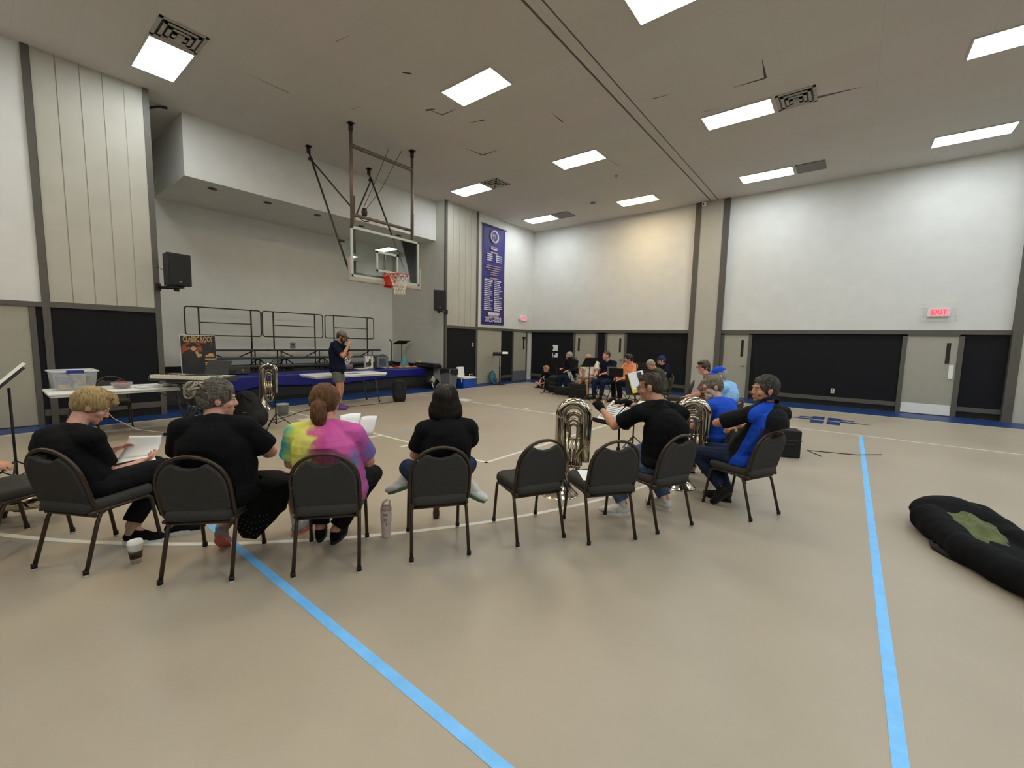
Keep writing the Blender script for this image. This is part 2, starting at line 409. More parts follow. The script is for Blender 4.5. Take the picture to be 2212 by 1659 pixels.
# stage alcove
SH, SX = .64, -11.1           # stage height, front edge
w = MB(); w.bx(-13.6, -13.38, 2.0, 9.9, 0, H); struct('wall_stage_back', w, M_stage)
w = MB(); w.bx(-13.5, XL-.02, 2.02, 2.26, 0, H); struct('wall_stage_near', w, M_stage)
w = MB(); w.bx(-13.5, XL-.02, 9.66, 9.9, 0, H); w.m = 1; w.bx(-13.3, -12.65, 9.655, 9.66, 1.9, 1.912); struct('wall_stage_far', w, [M_stage, M_trim])
w = MB(); w.bx(-13.4, -11.0, 2.88, 9.66, 4.85, H); so = struct('trim_soffit', w, M_white)
w = MB().bx(-13.4, -11.0, 2.88, 9.66, 4.835, 4.851); obj('soffit_underside', w, M_stage, so)
for i, y in enumerate((3.5, 4.65, 5.9, 7.2, 8.5)):
    o = MB().cyl((-11.45, y, 4.838), (-11.45, y, 4.825), .09, n=20); o.m = 1; o.cyl((-11.45, y, 4.826), (-11.45, y, 4.82), .065, n=20)
    oo = obj('recessed_downlight', o, [M_trim, M_black]); tag(oo, 'unlit dark round downlight under the stage soffit, ' + ('nearest', 'second', 'middle', 'fourth', 'farthest')[i] + ' along its front', 'downlight', 'downlights under the stage soffit')
s = MB(); s.bx(-13.4, SX, 2.26, 9.66, .02, SH); s.m = 1; s.bx(-13.4, SX+.02, 2.26, 9.66, 0, .1); s.bx(SX-.02, SX+.03, 2.26, 9.66, SH-.04, SH+.006)
struct('floor_stage', s, [mat('stage_face_dark', (34, 34, 37), .7), M_blk2])
s = MB(); s.bx(-13.36, -13.3, 2.27, 9.65, SH, SH+.12); s.bx(-13.3, XL-.1, 9.6, 9.655, SH, SH+.1); struct('baseboard_stage', s, M_blk2)
o = obj('stage_outlet', MB().bx(-13.38, -13.35, 5.95, 6.09, 1.24, 1.4), M_steel); tag(o, 'grey metal outlet box on the stage back wall behind the middle riser', 'outlet')
obj('socket', MB().cyl((-13.36, 6.02, 1.34), (-13.345, 6.02, 1.34), .03), M_black, o)
o = obj('flexible_duct', MB().tube([(-11.25, 2.32, 5.9), (-11.12, 2.4, 5.98), (-11.05, 2.52, 6.03), (-11.02, 2.66, 6.05)], .022), M_black); tag(o, 'black hose curving up to the ceiling beside the stage soffit', 'hose')

# the near and right walls behind the camera close the room
w = MB(); w.bx(XL-.2, XR+.2, YN-.2, YN, 2.08, H); w.m = 1; w.bx(XL-.2, XR+.2, YN-.2, YN, 0, 2.08); struct('wall_near', w, [M_white, M_dark])
w = MB(); w.bx(XR, XR+.2, YN-.2, YF+.2, 2.08, H); w.m = 1; w.bx(XR, XR+.2, YN-.2, YF+.2, 0, 2.08); struct('wall_right', w, [M_white, M_dark])

# ------------------------------------------------------------------ air vents
def vent(x, y, label, flat=False):
    t = thing('air_vent', label, 'vent', (x, y, H), 0, 'square ceiling air vents')
    if flat:
        obj('face_plate', MB().bx(-.3, .3, -.3, .3, -.02, .0), mat('vent_grey', (112, 108, 102), .6), t); return t
    obj('backing', MB().bx(-.28, .28, -.28, .28, -.006, -.002), M_black, t)
    f = MB()
    for k, r in enumerate((.3, .225, .155, .09)):
        z0 = -.014-.012*k; ww = .045
        f.bx(-r, r, -r, -r+ww, z0, z0+.012).bx(-r, r, r-ww, r, z0, z0+.012).bx(-r, -r+ww, -r, r, z0, z0+.012).bx(r-ww, r, -r, r, z0, z0+.012)
    f.bx(-.04, .04, -.04, .04, -.06, -.05)
    obj('louvre', f, mat('vent_white', (170, 166, 158), .6), t)
    return t
vent(-8.3, 2.2, 'louvred vent beside the bright panel high at left'); vent(-1.12, 9.51, 'louvred vent at the end of the white panel right of the seam')
vent(-8.3, 9.51, 'louvred vent beside the white panel behind the hoop'); vent(-8.28, 13.18, 'flat grey vent beside the small panel above the banner', True)
vent(-1.12, 13.18, 'flat grey vent beside the white panel near the pilaster', True)
o = obj('sprinkler_head', MB().lathe([(.05, 0), (.05, -.02), (.02, -.03), (.02, -.06), (.001, -.06)], (-5.27, 10.96, H)), M_metal); tag(o, 'small sprinkler head on the ceiling between the warm panels', 'sprinkler')
o = obj('smoke_detector', MB().lathe([(.08, 0), (.08, -.03), (.05, -.05), (.001, -.05)], (-6.81, 12.56, H)), M_steel); tag(o, 'round grey detector on the ceiling over the banner corner', 'detector')
o = obj('motion_sensor', MB().bx(-3.98, -3.87, YF-.2, YF-.1, 5.92, 6.04), M_chip); tag(o, 'small white sensor box at the top of the far wall pilaster', 'sensor')
obj('sensor_lens', MB().bx(-3.955, -3.925, YF-.206, YF-.199, 5.95, 6.01), M_black, o)
# ------------------------------------------------------------------ basketball hoop hung from the ceiling
def rrect_path(y0, y1, z0, z1, r, x, n=5):
    P = []
    for cy, cz, a0 in ((y1-r, z1-r, 0), (y0+r, z1-r, 90), (y0+r, z0+r, 180), (y1-r, z0+r, 270)):
        for k in range(n+1):
            a = R(a0+90*k/n); P.append((x, cy+r*math.cos(a), cz+r*math.sin(a)))
    return P
M_pole = mat('hoop_pole_brown', (104, 92, 82), .45, .3, var=.05)
M_brace = mat('hoop_brace_dark', (60, 52, 46), .5, .3, var=.05)
def hoop():
    BX = -8.55; y0, y1 = 5.12, 6.96; yc = 6.04
    t = thing('basketball_hoop', 'basketball hoop with glass backboard hung from the ceiling in front of the stage', 'basketball hoop', (0, 0, 0))
    p = MB()
    for y in (5.17, 6.77):
        p.cyl((BX-.02, y, 3.95), (BX-.02, y, H), .035); 
    obj('mast', p, M_pole, t)
    p = MB()
    for y in (5.17, 6.77): p.cyl((BX+.05, y+.05, 2.9), (BX+.05, y+.05, 4.62), .04)
    obj('slide_tube', MB().cyl((BX-.08, 5.24, 2.85), (BX-.08, 5.24, 4.62), .042).cyl((BX-.08, 6.82, 2.85), (BX-.08, 6.82, 4.62), .042), M_pole, t)
    obj('cross_bar', MB().cyl((BX-.02, 5.17, 5.62), (BX-.02, 6.77, 5.62), .04), M_pole, t)
    obj('cross_bar', MB().cyl((BX-.05, 5.17, 4.22), (BX-.05, 6.77, 4.22), .035), M_pole, t)
    pl = MB()
    for x, y in ((BX-.02, 5.17), (BX-.02, 6.77), (-10.39, 5.17), (-10.39, 6.78)):
        pl.bx(x-.06, x+.06, y-.06, y+.06, H-.02, H); pl.cyl((x, y, H-.16), (x, y, H), .045)
    obj('ceiling_bracket', pl, M_black, t)
    for y, s in ((5.17, 1), (6.78, -1)):
        b = MB(); b.cyl((-10.39, y, H-.12), (BX-.12, y, 2.95), .022); b.cyl((-10.3, y-.05, 5.75), (-10.3, y+.05, 5.75), .035)
        b.cyl((-9.0, y-.06, 3.72), (-9.0, y+.06, 3.72), .03)
        obj('rear_strut', b, M_brace, t)
    obj('diagonal_brace', MB().cyl((-10.28, 5.19, 5.72), (BX-.05, 5.20, 4.35), .018), M_brace, t)
    obj('diagonal_brace', MB().cyl((-10.28, 6.76, 5.72), (BX-.05, 5.3, 4.25), .018), M_brace, t)
    c = MB(); c.tube([(-8.9, 6.35, 6.05), (-9.25, 6.15, 5.2), (-9.5, 6.05, 4.75)], .006, 6).tube([(-8.75, 6.6, 6.05), (-9.2, 6.35, 5.2), (-9.5, 6.12, 4.72)], .006, 6)
    c.lathe([(.001, .12), (.05, .1), (.075, .02), (.06, -.06), (.001, -.09)], (-9.52, 6.08, 4.62), 14)
    c.tube([(-9.5, 6.1, 4.55), (-9.5, 5.95, 4.45), (-9.48, 6.05, 4.4), (-9.45, 6.15, 4.42)], .014, 6)
    obj('winch_pulley', c, M_brace, t)
    # backboard: glass, white border, aluminium frame, painted square
    bz0, bz1 = 2.90, 3.97
    g = MB(); g.bx(BX-.006, BX+.006, y0+.04, y1-.04, bz0+.03, bz1-.03)
    gm = bpy.data.materials.new('backboard_glass'); gm.use_nodes = True; nt = gm.node_tree; b = nt.nodes['Principled BSDF']
    b.inputs['Base Color'].default_value = (.82, .9, .88, 1); b.inputs['Roughness'].default_value = .02; b.inputs['Transmission Weight'].default_value = 1; b.inputs['IOR'].default_value = 1.45
    tr = nt.nodes.new('ShaderNodeBsdfTransparent'); tr.inputs[0].default_value = (.9, .93, .92, 1); gl = nt.nodes.new('ShaderNodeBsdfGlossy'); gl.inputs['Roughness'].default_value = .01
    mx = nt.nodes.new('ShaderNodeMixShader'); fr = nt.nodes.new('ShaderNodeFresnel'); fr.inputs[0].default_value = 1.6
    nt.links.new(fr.outputs[0], mx.inputs[0]); nt.links.new(tr.outputs[0], mx.inputs[1]); nt.links.new(gl.outputs[0], mx.inputs[2]); nt.links.new(mx.outputs[0], nt.nodes['Material Output'].inputs[0])
    board = obj('backboard_glass', g, gm, t)
    fm = mat('backboard_frame', (176, 186, 178), .4, .2, var=.03)
    f = MB(); w = .055
    f.bx(BX-.03, BX+.012, y0, y1, bz1-w, bz1).bx(BX-.03, BX+.012, y0, y1, bz0, bz0+w).bx(BX-.03, BX+.012, y0, y0+w, bz0, bz1).bx(BX-.03, BX+.012, y1-w, y1, bz0, bz1)
    obj('backboard_border', f, fm, t, bevel=.006)
    q = MB(); a0, a1, c0, c1 = yc-.3, yc+.3, 3.1, 3.56; w = .05
    q.bx(BX+.006, BX+.009, a0, a1, c1-w, c1).bx(BX+.006, BX+.009, a0, a1, c0, c0+w).bx(BX+.006, BX+.009, a0, a0+w, c0, c1).bx(BX+.006, BX+.009, a1-w, a1, c0, c1)
    obj('shooting_square', q, fm, t)
    pm = mat('backboard_padding', (166, 158, 150), .7, var=.04)
    p = MB(); p.bx(BX-.06, BX+.035, y0-.03, y1+.03, bz0-.09, bz0+.0); p.bx(BX-.06, BX+.035, y0-.05, y0+.0, bz0-.09, bz0+.42); p.bx(BX-.06, BX+.035, y1, y1+.05, bz0-.09, bz0+.42)
    obj('edge_padding', p, pm, t, bevel=.02)
    fr2 = MB()
    for y in (y0+.1, y1-.1):
        fr2.bx(BX-.14, BX-.03, y-.02, y+.1, 3.25, 3.4)
    fr2.cyl((BX-.1, y0+.1, 3.0), (BX-.1, y1-.1, 3.0), .02).cyl((BX-.1, yc, 2.8), (BX-.1, yc, 3.6), .02)
    obj('mounting_frame', fr2, M_metal, t)
    rm = mat('rim_orange_red', (196, 40, 22), .4, var=.04)
    r = MB(); RC = Vector((BX+.4, yc+.04, 3.03))
    r.tube([RC+Vector((.225*math.cos(a*math.pi/16), .225*math.sin(a*math.pi/16), 0)) for a in range(32)], .011, 8, closed=True)
    r.bx(BX+.012, BX+.17, yc-.1, yc+.1, 2.80, 3.0); r.bx(BX+.012, BX+.02, yc-.11, yc+.11, 2.76, 3.06)
    r.bx(BX+.1, BX+.25, yc-.09, yc+.1, 3.0, 3.03)
    obj('rim', r, rm, t, bevel=.008)
    n = MB(); K = 12
    def npt(k, l):
        z = -.02-.085*l; rr = (.222, .195, .16, .13, .115, .12)[l]; a = 2*math.pi*(k+.5*(l % 2))/K
        return RC+Vector((rr*math.cos(a), rr*math.sin(a), z))
    for l in range(5):
        for k in range(K):
            for dk in ((0, -1) if l % 2 == 0 else (0, 1)): n.cyl(npt(k, l), npt(k+dk, l+1), .005, n=5)
    obj('net', n, mat('net_white', (222, 216, 204), .9), t)
hoop()

# ------------------------------------------------------------------ wall speakers, banner, exit signs
def wall_speaker(loc, rz, wall, label):
    t = thing('wall_speaker', label, 'speaker', loc, rz, 'wall speakers beside the stage')
    poly = [(-.20, -.16), (.20, -.16), (.13, .17), (-.13, .17)]
    obj('cabinet', MB().prism([(x, y) for x, y in poly], -.3, .3), M_black, t, bevel=.015)
    g = MB(); g.bx(-.175, .175, -.17, -.158, -.27, .27); obj('grille', g, mat('speaker_grille', (18, 18, 20), .7, bump=.4, scale=120), t)
    obj('badge', MB().bx(-.02, .02, -.175, -.168, -.24, -.225), M_metal, t)
    b = MB(); m = Matrix.Rotation(-rz, 3, 'Z')
    w = m @ (Vector(wall)-Vector(loc)); b.cyl((0, 0, -.33), w, .03); b.bx(-.1, .1, -.08, .12, -.34, -.3); b.cyl((0, 0, -.4), (0, 0, -.3), .045); b.box(w, (.08, .08, .14), m)
    obj('bracket', b, M_black, t)
    c = MB(); c.tube([w+Vector((0, 0, .4)), w*.6+Vector((0, .05, .2)), (-.1, .15, -.1)], .006, 6); obj('cable', c, M_black, t)
    return t
wall_speaker((-10.25, 2.46, 2.80), R(100), (-10.54, 2.24, 2.47), 'black wall speaker on a bracket at the near side of the stage opening')
wall_speaker((-10.28, 9.16, 2.83), R(62), (-10.52, 9.7, 2.5), 'black wall speaker on a bracket at the far side of the stage opening')

M_purple = mat('banner_purple', (48, 42, 118), .6, var=.06, scale=4)
M_bwhite = mat('banner_white', (208, 204, 222), .7); M_bpink = mat('banner_pale_pink', (170, 140, 158), .7)
def banner():
    y0, y1, z0, z1 = 11.43, 12.70, 2.20, 5.74; x = XL+.03; yc = (y0+y1)/2; w = y1-y0
    t = thing('hanging_banner', 'tall purple vinyl banner with white names and 2022-2023 on the white wall', 'banner', (x, yc, z0))
    h = z1-z0
    def f(u, v):
        y = -w/2+w*u; z = h*v; d = .012*math.sin(u*9+v*3)*math.sin(v*3.1)+.01*math.sin(abs(u-.5)*16-v*5)*v
        sag = -.16*v*(0.25-(u-.5)**2)*0
        return (d, y, z+sag)
    obj('cloth', MB().grid(f, 24, 40), M_purple, t, solid=.004)
    obj('hanging_rod', MB().cyl((.0, -w/2-.05, h), (.0, w/2+.08, h), .018), M_trim, t)
    obj('bottom_rod', MB().cyl((.0, -w/2, .01), (.0, w/2, .01), .018), M_purple, t)
    xx = .022
    def bars(z, ys, m, th=.035):
        mb = MB()
        for a, b in ys: mb.bx(xx-.0015, xx+.0015, a, b, z-th/2, z+th/2)
        return mb
    e = MB(); zc = h*.90
    e.lathe([(.17, -.002), (.235, -.002), (.235, .004), (.17, .004)], (xx, 0, zc), 32, Vector((1,0,0)).to_track_quat('Z', 'Y')); obj('emblem_ring', e, M_bwhite, t)
    e = MB(); e.m = 0
    q = Vector((1,0,0)).to_track_quat('Z', 'Y'); e.lathe([(.001, .0), (.17, .0)], (xx, 0, zc), 32, q); e.m = 1
    e.bx(xx+.002, xx+.005, -.07, -.03, zc-.12, zc+.11).bx(xx+.002, xx+.005, -.12, .02, zc+.02, zc+.05).bx(xx+.002, xx+.005, .04, .07, zc-.06, zc+.08)
    obj('emblem', e, [mat('emblem_grey', (84, 80, 110), .7), M_bwhite], t)
    rnd = random.Random(5)
    L = MB(); L.m = 0
    def line(z, a, b, m=0, th=.036): L.m = m; L.bx(xx-.0015, xx+.0015, a, b, z-th/2, z+th/2)
    line(h*.79, -.2, .16, 1, .05); line(h*.77, -.19, .15, 0, .05); line(h*.735, -.2, .18, 1, .06)
    for k in range(4):
        line(h*(.715-.02*k), -.42, -.42+.28+.06*rnd.random(), 0); line(h*(.712-.02*k), .1, .1+.27+.08*rnd.random(), 0)
    for k, s in enumerate((.42, .46, .34, .26, .2)): line(h*(.6-.022*k), -s, s, 1, .03)
    line(h*.475, -.23, .25, 1, .05)
    for k in range(17):
        line(h*(.455-.019*k), -.52, -.52+.28+.18*rnd.random(), 0); line(h*(.452-.019*k), .03, .03+.26+.18*rnd.random(), 0)
    obj('name_rows', L, [M_bwhite, M_bpink], t)
    rt = (R(90), 0, R(90))
    text('HIGH SCHOOL', .1, M_bwhite, t, (xx, 0, h*.113), rt, .001, sx=1.0)
    text('BAND', .11, M_bpink, t, (xx, 0, h*.088), rt, .001)
    text('2022-2023', .25, M_bwhite, t, (xx, 0, h*.048), rt, .001, sx=.86, bold=.022)
banner()
# names on the banner cannot be read in the photograph, so they stay as plain bars; the two rows above the year likewise
for o in list(bpy.data.objects):
    if o.name.startswith('lettering') and o.parent and o.parent.name == 'hanging_banner' and o.location.z > .25:
        bpy.data.objects.remove(o)
_b = bpy.data.objects['hanging_banner']
_L = MB(); _h = 5.74-2.20
_L.bx(.0205, .0235, -.3, .34, _h*.113-.05, _h*.113+.05); _L.m = 1; _L.bx(.0205, .0235, -.26, .3, _h*.084-.045, _h*.084+.045)
obj('title_rows', _L, [M_bwhite, M_bpink], _b)

M_red = emis('exit_red', (1.0, .06, .09, 1), 1.5)
M_redglow = emis('exit_face', (1.0, .42, .46, 1), .85)
def exit_sign(loc, rz, label, guard):
    t = thing('exit_sign', label, 'exit sign', loc, rz, 'lit exit signs')
    obj('housing', MB().bx(-.2, .2, 0, .06, -.105, .105), M_chip, t, bevel=.006)
    obj('face', MB().bx(-.165, .165, -.004, .0, -.085, .085), M_redglow, t)
    text('EXIT', .17, M_red, t, (0, -.006, -.002), (R(90), 0, 0), .002, sx=.8, bold=.012)
    if guard:
        g = MB()
        for z in (-.2, -.1, .1, .2):
            g.tube([(-.32, .04, z), (-.27, -.1, z), (.27, -.1, z), (.32, .04, z)], .004, 6)
        for x in (-.27, .27): g.cyl((x, -.1, -.2), (x, -.1, .2), .004, n=6)
        obj('wire_guard', g, M_ivory, t)
    else:
        obj('emergency_lamp', MB().bx(-.27, -.2, -.01, .05, -.06, .06).bx(.2, .27, -.01, .05, -.06, .06), M_chip, t)
exit_sign((1.61, YF-.065, 2.515), 0, 'red lit exit sign in a wire guard on the white end wall at right', True)
exit_sign((XL+.065, 13.93, 2.53), R(90), 'small red lit exit sign on the white wall near the purple banner', False)

# ------------------------------------------------------------------ choir risers on the stage
M_tread = mat('riser_carpet_grey', (92, 92, 90), .9, var=.06, scale=90)
M_rail = mat('riser_rail_dark', (52, 50, 46), .45, .5)
def riser():
    t = thing('choir_riser', '', 'choir riser'); Lh = .872
    for k, (xa, xb, z) in enumerate(((-.18, .17, .57), (.2, .52, .37), (.55, .86, .17))):
        s = MB().bx(xa, xb, -Lh, Lh, z-.035, z); s.m = 1; s.bx(xa-.006, xb+.006, -Lh-.006, Lh+.006, z-.05, z-.012); obj('tread', s, [M_tread, M_rail], t)
    def lg(s):
        m = MB(); y = s*.55
        m.cyl((-.1, y, 0), (-.1, y, .55), .018).cyl((.15, y, 0), (.15, y, .55), .018).cyl((.46, y, 0), (.46, y, .35), .018).cyl((.82, y, 0), (.82, y, .15), .018)
        m.cyl((-.1, y, .04), (.82, y, .04), .014).cyl((-.1, y, .3), (.46, y, .3), .014)
        m.cyl((.05, y, .53), (.05, y-s*.42, .33), .016).cyl((.38, y, .34), (.38, y+s*.25, .08), .016).cyl((.38, y, .34), (.38, y-s*.3, .1), .014)
        return m
    obj('leg_frame', lg(-1), M_rail, t); obj('leg_frame', lg(1), M_rail, t)
    r = MB(); r.tube(rrect_path(-Lh, Lh, .92, 1.63, .07, -.23), .016, 8, closed=True)
    for y in (-.58, .62): r.cyl((-.23, y, .5), (-.23, y, 1.62), .019)
    r.cyl((-.23, -.58, 1.25), (-.23, .62, 1.25), .012)
    obj('back_rail', r, M_rail, t)
    return t
_r = riser(); _g = 'choir risers on the stage'
_r.location = (-12.75, 4.12, SH+.005); _r['label'] = 'choir riser nearest the camera, behind the rock magazine poster'; _r['group'] = _g
dup(_r, (-12.75, 5.9, SH+.005), 0, 'middle choir riser on the stage, behind the far silver tuba', _g)
dup(_r, (-12.75, 7.72, SH+.005), 0, 'choir riser farthest from the camera, behind the standing person', _g)

# ------------------------------------------------------------------ blue cloth over the stage edge
def tarp():
    y0, y1 = 3.3, 9.3; x0 = SX-.70; x1 = SX+.035
    def f(u, v):
        y = y0+(y1-y0)*u
        if v < .55: x = x0+(x1-x0)*v/.55; z = SH+.012
        else:
            k = (v-.55)/.45; x = x1+.015+.008*math.sin(y*3.1)*k; z = SH+.012-(.30+.05*math.sin(y*1.3)+ (.12 if y < 4.3 else 0)*min(1, (4.3-y)*2 if y < 4.3 else 0))*k
        return (x, y, z+.003*math.sin(y*7+v*5))
    o = obj('table_cover', MB().grid(f, 120, 22), mat('royal_blue_plastic', (24, 30, 118), .3, var=.06, scale=5, bump=.15, bscale=9), None, solid=.004)
    tag(o, 'royal blue plastic cover hanging over the front edge of the stage', 'plastic cover')
tarp()

# ------------------------------------------------------------------ things set out on the stage
zt = SH+.02
def simple(name, mb, m, label, cat, group=None, **k):
    o = obj(name, mb, m, None, **k); tag(o, label, cat, group); return o
t = thing('gift_bag', 'white paper gift bag with a dark figure on the blue stage cover', 'gift bag', (-11.55, 7.45, zt), R(80))
obj('bag_body', MB().bx(-.12, .12, -.07, .07, 0, .38), M_chip, t, bevel=.004)
d = MB(); d.ell((0, -.072, .14), (.06, .004, .09)); d.ell((.02, -.072, .25), (.035, .004, .05)); d.bx(-.1, -.06, -.073, -.0705, .05, .2); obj('printed_figure', d, mat('print_brown', (74, 62, 44), .8), t)
obj('handle', MB().tube([(-.05, -.07, .3), (-.05, -.075, .4), (.05, -.075, .4), (.05, -.07, .3)], .006, 6), M_blk2, t)
t = thing('picture_box', 'grey boxed gift with a blurred picture beside the white gift bag', 'box', (-11.58, 7.93, zt), R(82))
obj('box_body', MB().bx(-.19, .19, -.1, .08, 0, .36), mat('box_grey_blue', (120, 126, 128), .6, var=.2, scale=9), t, bevel=.006)
obj('box_window', MB().bx(-.13, .1, -.103, -.1, .05, .3), mat('box_print_slate', (70, 82, 90), .6, var=.4, scale=14), t)
obj('handle', MB().tube([(-.02, 0, .36), (-.02, 0, .42), (.1, 0, .42), (.1, 0, .36)], .01, 6), M_blk2, t)
t = thing('wreath_basket', 'small basket with a white ring on top beside the standing person', 'basket', (-11.5, 6.72, zt))
obj('basket', MB().lathe([(.1, 0), (.15, .02), (.16, .14), (.13, .16)], (0, 0, 0), 20, cap=True), mat('basket_mauve', (132, 112, 122), .8, bump=.4, scale=50), t)
obj('ring', MB().tube([(.0, .085*math.cos(a*math.pi/12), .26+.085*math.sin(a*math.pi/12)) for a in range(24)], .016, 8, closed=True).ell((0, 0, .26), (.02, .035, .035)), M_chip, t)
for k, (y, w, c, nm, lab) in enumerate(((7.05, .3, (214, 208, 196), 'paper_plate', 'white paper plate on the stage cover between basket and gift bag'), (7.7, .2, (40, 36, 34), 'dark_tray', 'dark flat tray in front of the boxed gift'), (7.85, .16, (206, 190, 196), 'napkin_pack', 'pale folded napkin pack at the stage edge'))):
    simple(nm, MB().bx(-11.35-w/2, -11.35+w/2, y-w/2, y+w/2, zt, zt+.03), mat('c_'+nm, c, .7), lab, nm.split('_')[1], bevel=.01)
FOOD = [(8.2, -11.5, (206, 150, 96)), (8.4, -11.42, (184, 52, 36)), (8.58, -11.5, (204, 150, 104)), (8.75, -11.4, (208, 158, 120)), (8.92, -11.48, (200, 140, 110)), (9.07, -11.38, (214, 150, 126))]
for k, (y, x, c) in enumerate(FOOD):
    mb = MB(); mb.grid(lambda u, v: (x-.1+.2*u, y-.085+.17*v, zt+.002+.05*math.sin(math.pi*u)*math.sin(math.pi*v)), 8, 8); mb.bx(x-.1, x+.1, y-.085, y+.085, zt, zt+.004)
    simple('snack_packet', mb, mat('packet_%d%d%d' % c, c, .35, var=.1, scale=14), ('orange snack packet next to the boxed gift', 'red snack packet among the orange ones', 'orange snack packet just past the red one', 'peach snack packet fourth along the stage edge', 'peach snack packet before the last one', 'pink snack packet at the far end of the stage edge')[k], 'snack packet', 'snack packets on the blue stage cover')
def teal(u, v):
    a = 2*math.pi*u; r = (.14*(1-v)**.7+.015)*(1+.18*math.sin(3*a)+.1*math.sin(7*a+v*6)); return (-11.8+r*math.cos(a)*.8, 8.98+r*math.sin(a), zt+.36*v)
simple('gift_bag', MB().grid(teal, 28, 12), mat('teal_tissue', (92, 146, 148), .6, var=.15, scale=12), 'teal tissue-wrapped gift peaking behind the snack packets', 'gift')
t = thing('trumpet_case', 'open brown instrument case on the stage edge right of the rock poster', 'instrument case', (-11.5, 3.72, zt), R(86))
obj('case_body', MB().bx(-.38, .38, -.13, .13, 0, .19), mat('case_olive', (62, 56, 44), .6, var=.15, scale=20), t, bevel=.02)
obj('handle', MB().tube([(-.06, -.13, .09), (-.05, -.17, .07), (.05, -.17, .07), (.06, -.13, .09)], .01, 6), M_blk2, t)
obj('latch', MB().bx(-.25, -.21, -.137, -.128, .07, .12).bx(.2, .24, -.137, -.128, .07, .12), M_metal, t)
def stand_lite(t, hgt, mat_=None, base=.3):
    m = mat_ or M_blk2
    obj('shaft', MB().cyl((0, 0, .03), (0, 0, hgt), .012), m, t); obj('base', MB().lathe([(.001, .035), (base*.5, .03), (base*.5, 0), (.001, 0)], (0, 0, 0), 20), m, t)
t = thing('microphone_stand', 'thin black microphone stand on the stage near its far side wall', 'microphone stand', (-12.4, 8.9, SH+.004)); stand_lite(t, .85)
obj('microphone', MB().cyl((0, 0, .85), (.02, -.09, .9), .018, .024), M_black, t)
t = thing('music_stand', 'black music stand with a flat desk on the stage near its far side wall', 'music stand', (-12.3, 9.25, SH+.004)); stand_lite(t, .78)
obj('desk', MB().box((0, 0, .82), (.35, .52, .012), Matrix.Rotation(R(-20), 3, 'Y')), M_blk2, t)
t = thing('gig_case', 'long black soft case lying at the far end of the stage', 'instrument case', (-11.0, 9.36, SH+.02), R(0))
obj('case_body', MB().bx(-.55, .45, -.16, .16, 0, .14), M_blk2, t, bevel=.04); obj('zipper', MB().bx(-.5, .4, -.163, -.158, .06, .075), M_metal, t)
for k, (x, y) in enumerate(((-11.6, 9.33), (-11.35, 9.28))):
    simple('snack_box', MB().box((x, y, SH+.19), (.1, .16, .05), Matrix.Rotation(R(20+30*k), 3, 'Z')), mat('packet_yellow', (204, 186, 110), .4), ('yellow snack box on the black case, farther from the stage edge', 'yellow snack box on the black case, nearer to the stage edge')[k], 'snack box', bevel=.006)

# ------------------------------------------------------------------ folding tables
M_tab = mat('table_white_plastic', (226, 226, 222), .45, var=.02, scale=6)
M_tleg = mat('table_leg_grey', (86, 88, 90), .4, .6)
def folding_table(label):
    t = thing('folding_table', label, 'table', group='white folding tables')
    obj('tabletop', MB().bx(-.38, .38, -.915, .915, .70, .74), M_tab, t, bevel=.016)
    obj('apron', MB().bx(-.35, .35, -.89, .89, .675, .7), M_tab, t)
    for s in (-1, 1):
        m = MB()
        for x in (-.28, .28): m.tube([(x, s*.62, .68), (x, s*.66, .4), (x, s*.74, .02)], .014, 8)
        m.cyl((-.28, s*.7, .2), (.28, s*.7, .2), .012).cyl((-.28, s*.62, .66), (.28, s*.62, .66), .012)
        m.cyl((0, s*.66, .42), (0, s*.25, .68), .009)
        lg = obj('leg_frame', m, M_tleg, t); f = MB()
        for x in (-.28, .28): f.cyl((x, s*.745, 0), (x, s*.742, .05), .02)
        obj('foot_cap', f, M_black, lg)
    return t
T2 = folding_table('white folding table in front of the blue stage cover, behind the standing person'); T2.location = (-9.4, 5.44, 0)
T1 = dup(T2, (-8.8, 1.46, 0), 0, 'white folding table at far left holding the plastic bin', 'white folding tables')
simple('paper_sheet', MB().bx(-9.3, -9.05, 5.35, 5.65, .741, .745), mat('paper_mauve', (120, 104, 112), .8), 'dark printed sheet on the table behind the standing person', 'sheet')
zt1 = .742
# storage bin on the left table
t = thing('storage_bin', 'clear plastic storage bin with blue latches on the left folding table', 'storage bin', (-8.86, .84, zt1), R(92))
cm = mat('bin_clear_plastic', (205, 210, 216), .25, var=.02, alpha=.24)
def bin_side(w0, d0, w1, d1, h):
    m = MB(); a = [(-w0, -d0, 0), (w0, -d0, 0), (w0, d0, 0), (-w0, d0, 0)]; b = [(-w1, -d1, h), (w1, -d1, h), (w1, d1, h), (-w1, d1, h)]
    m._add(a+b, [(0,1,2,3)]+[(i, (i+1) % 4, 4+(i+1) % 4, 4+i) for i in range(4)], False); return m
obj('tub', bin_side(.2, .17, .235, .2, .27), cm, t, solid=.004)
rimm = MB(); 
for a, b in (((-.25, -.215), (.25, -.195)), ((-.25, .195), (.25, .215)), ((-.25, -.215), (-.23, .215)), ((.23, -.215), (.25, .215))): rimm.bx(a[0], b[0], a[1], b[1], .262, .285)
obj('rim', rimm, mat('bin_rim_white', (216, 218, 224), .4), t, bevel=.004)
obj('latch', MB().bx(-.09, .09, -.225, -.205, .245, .29).bx(-.09, .09, .205, .225, .245, .29), mat('latch_blue', (34, 56, 140), .4), t)
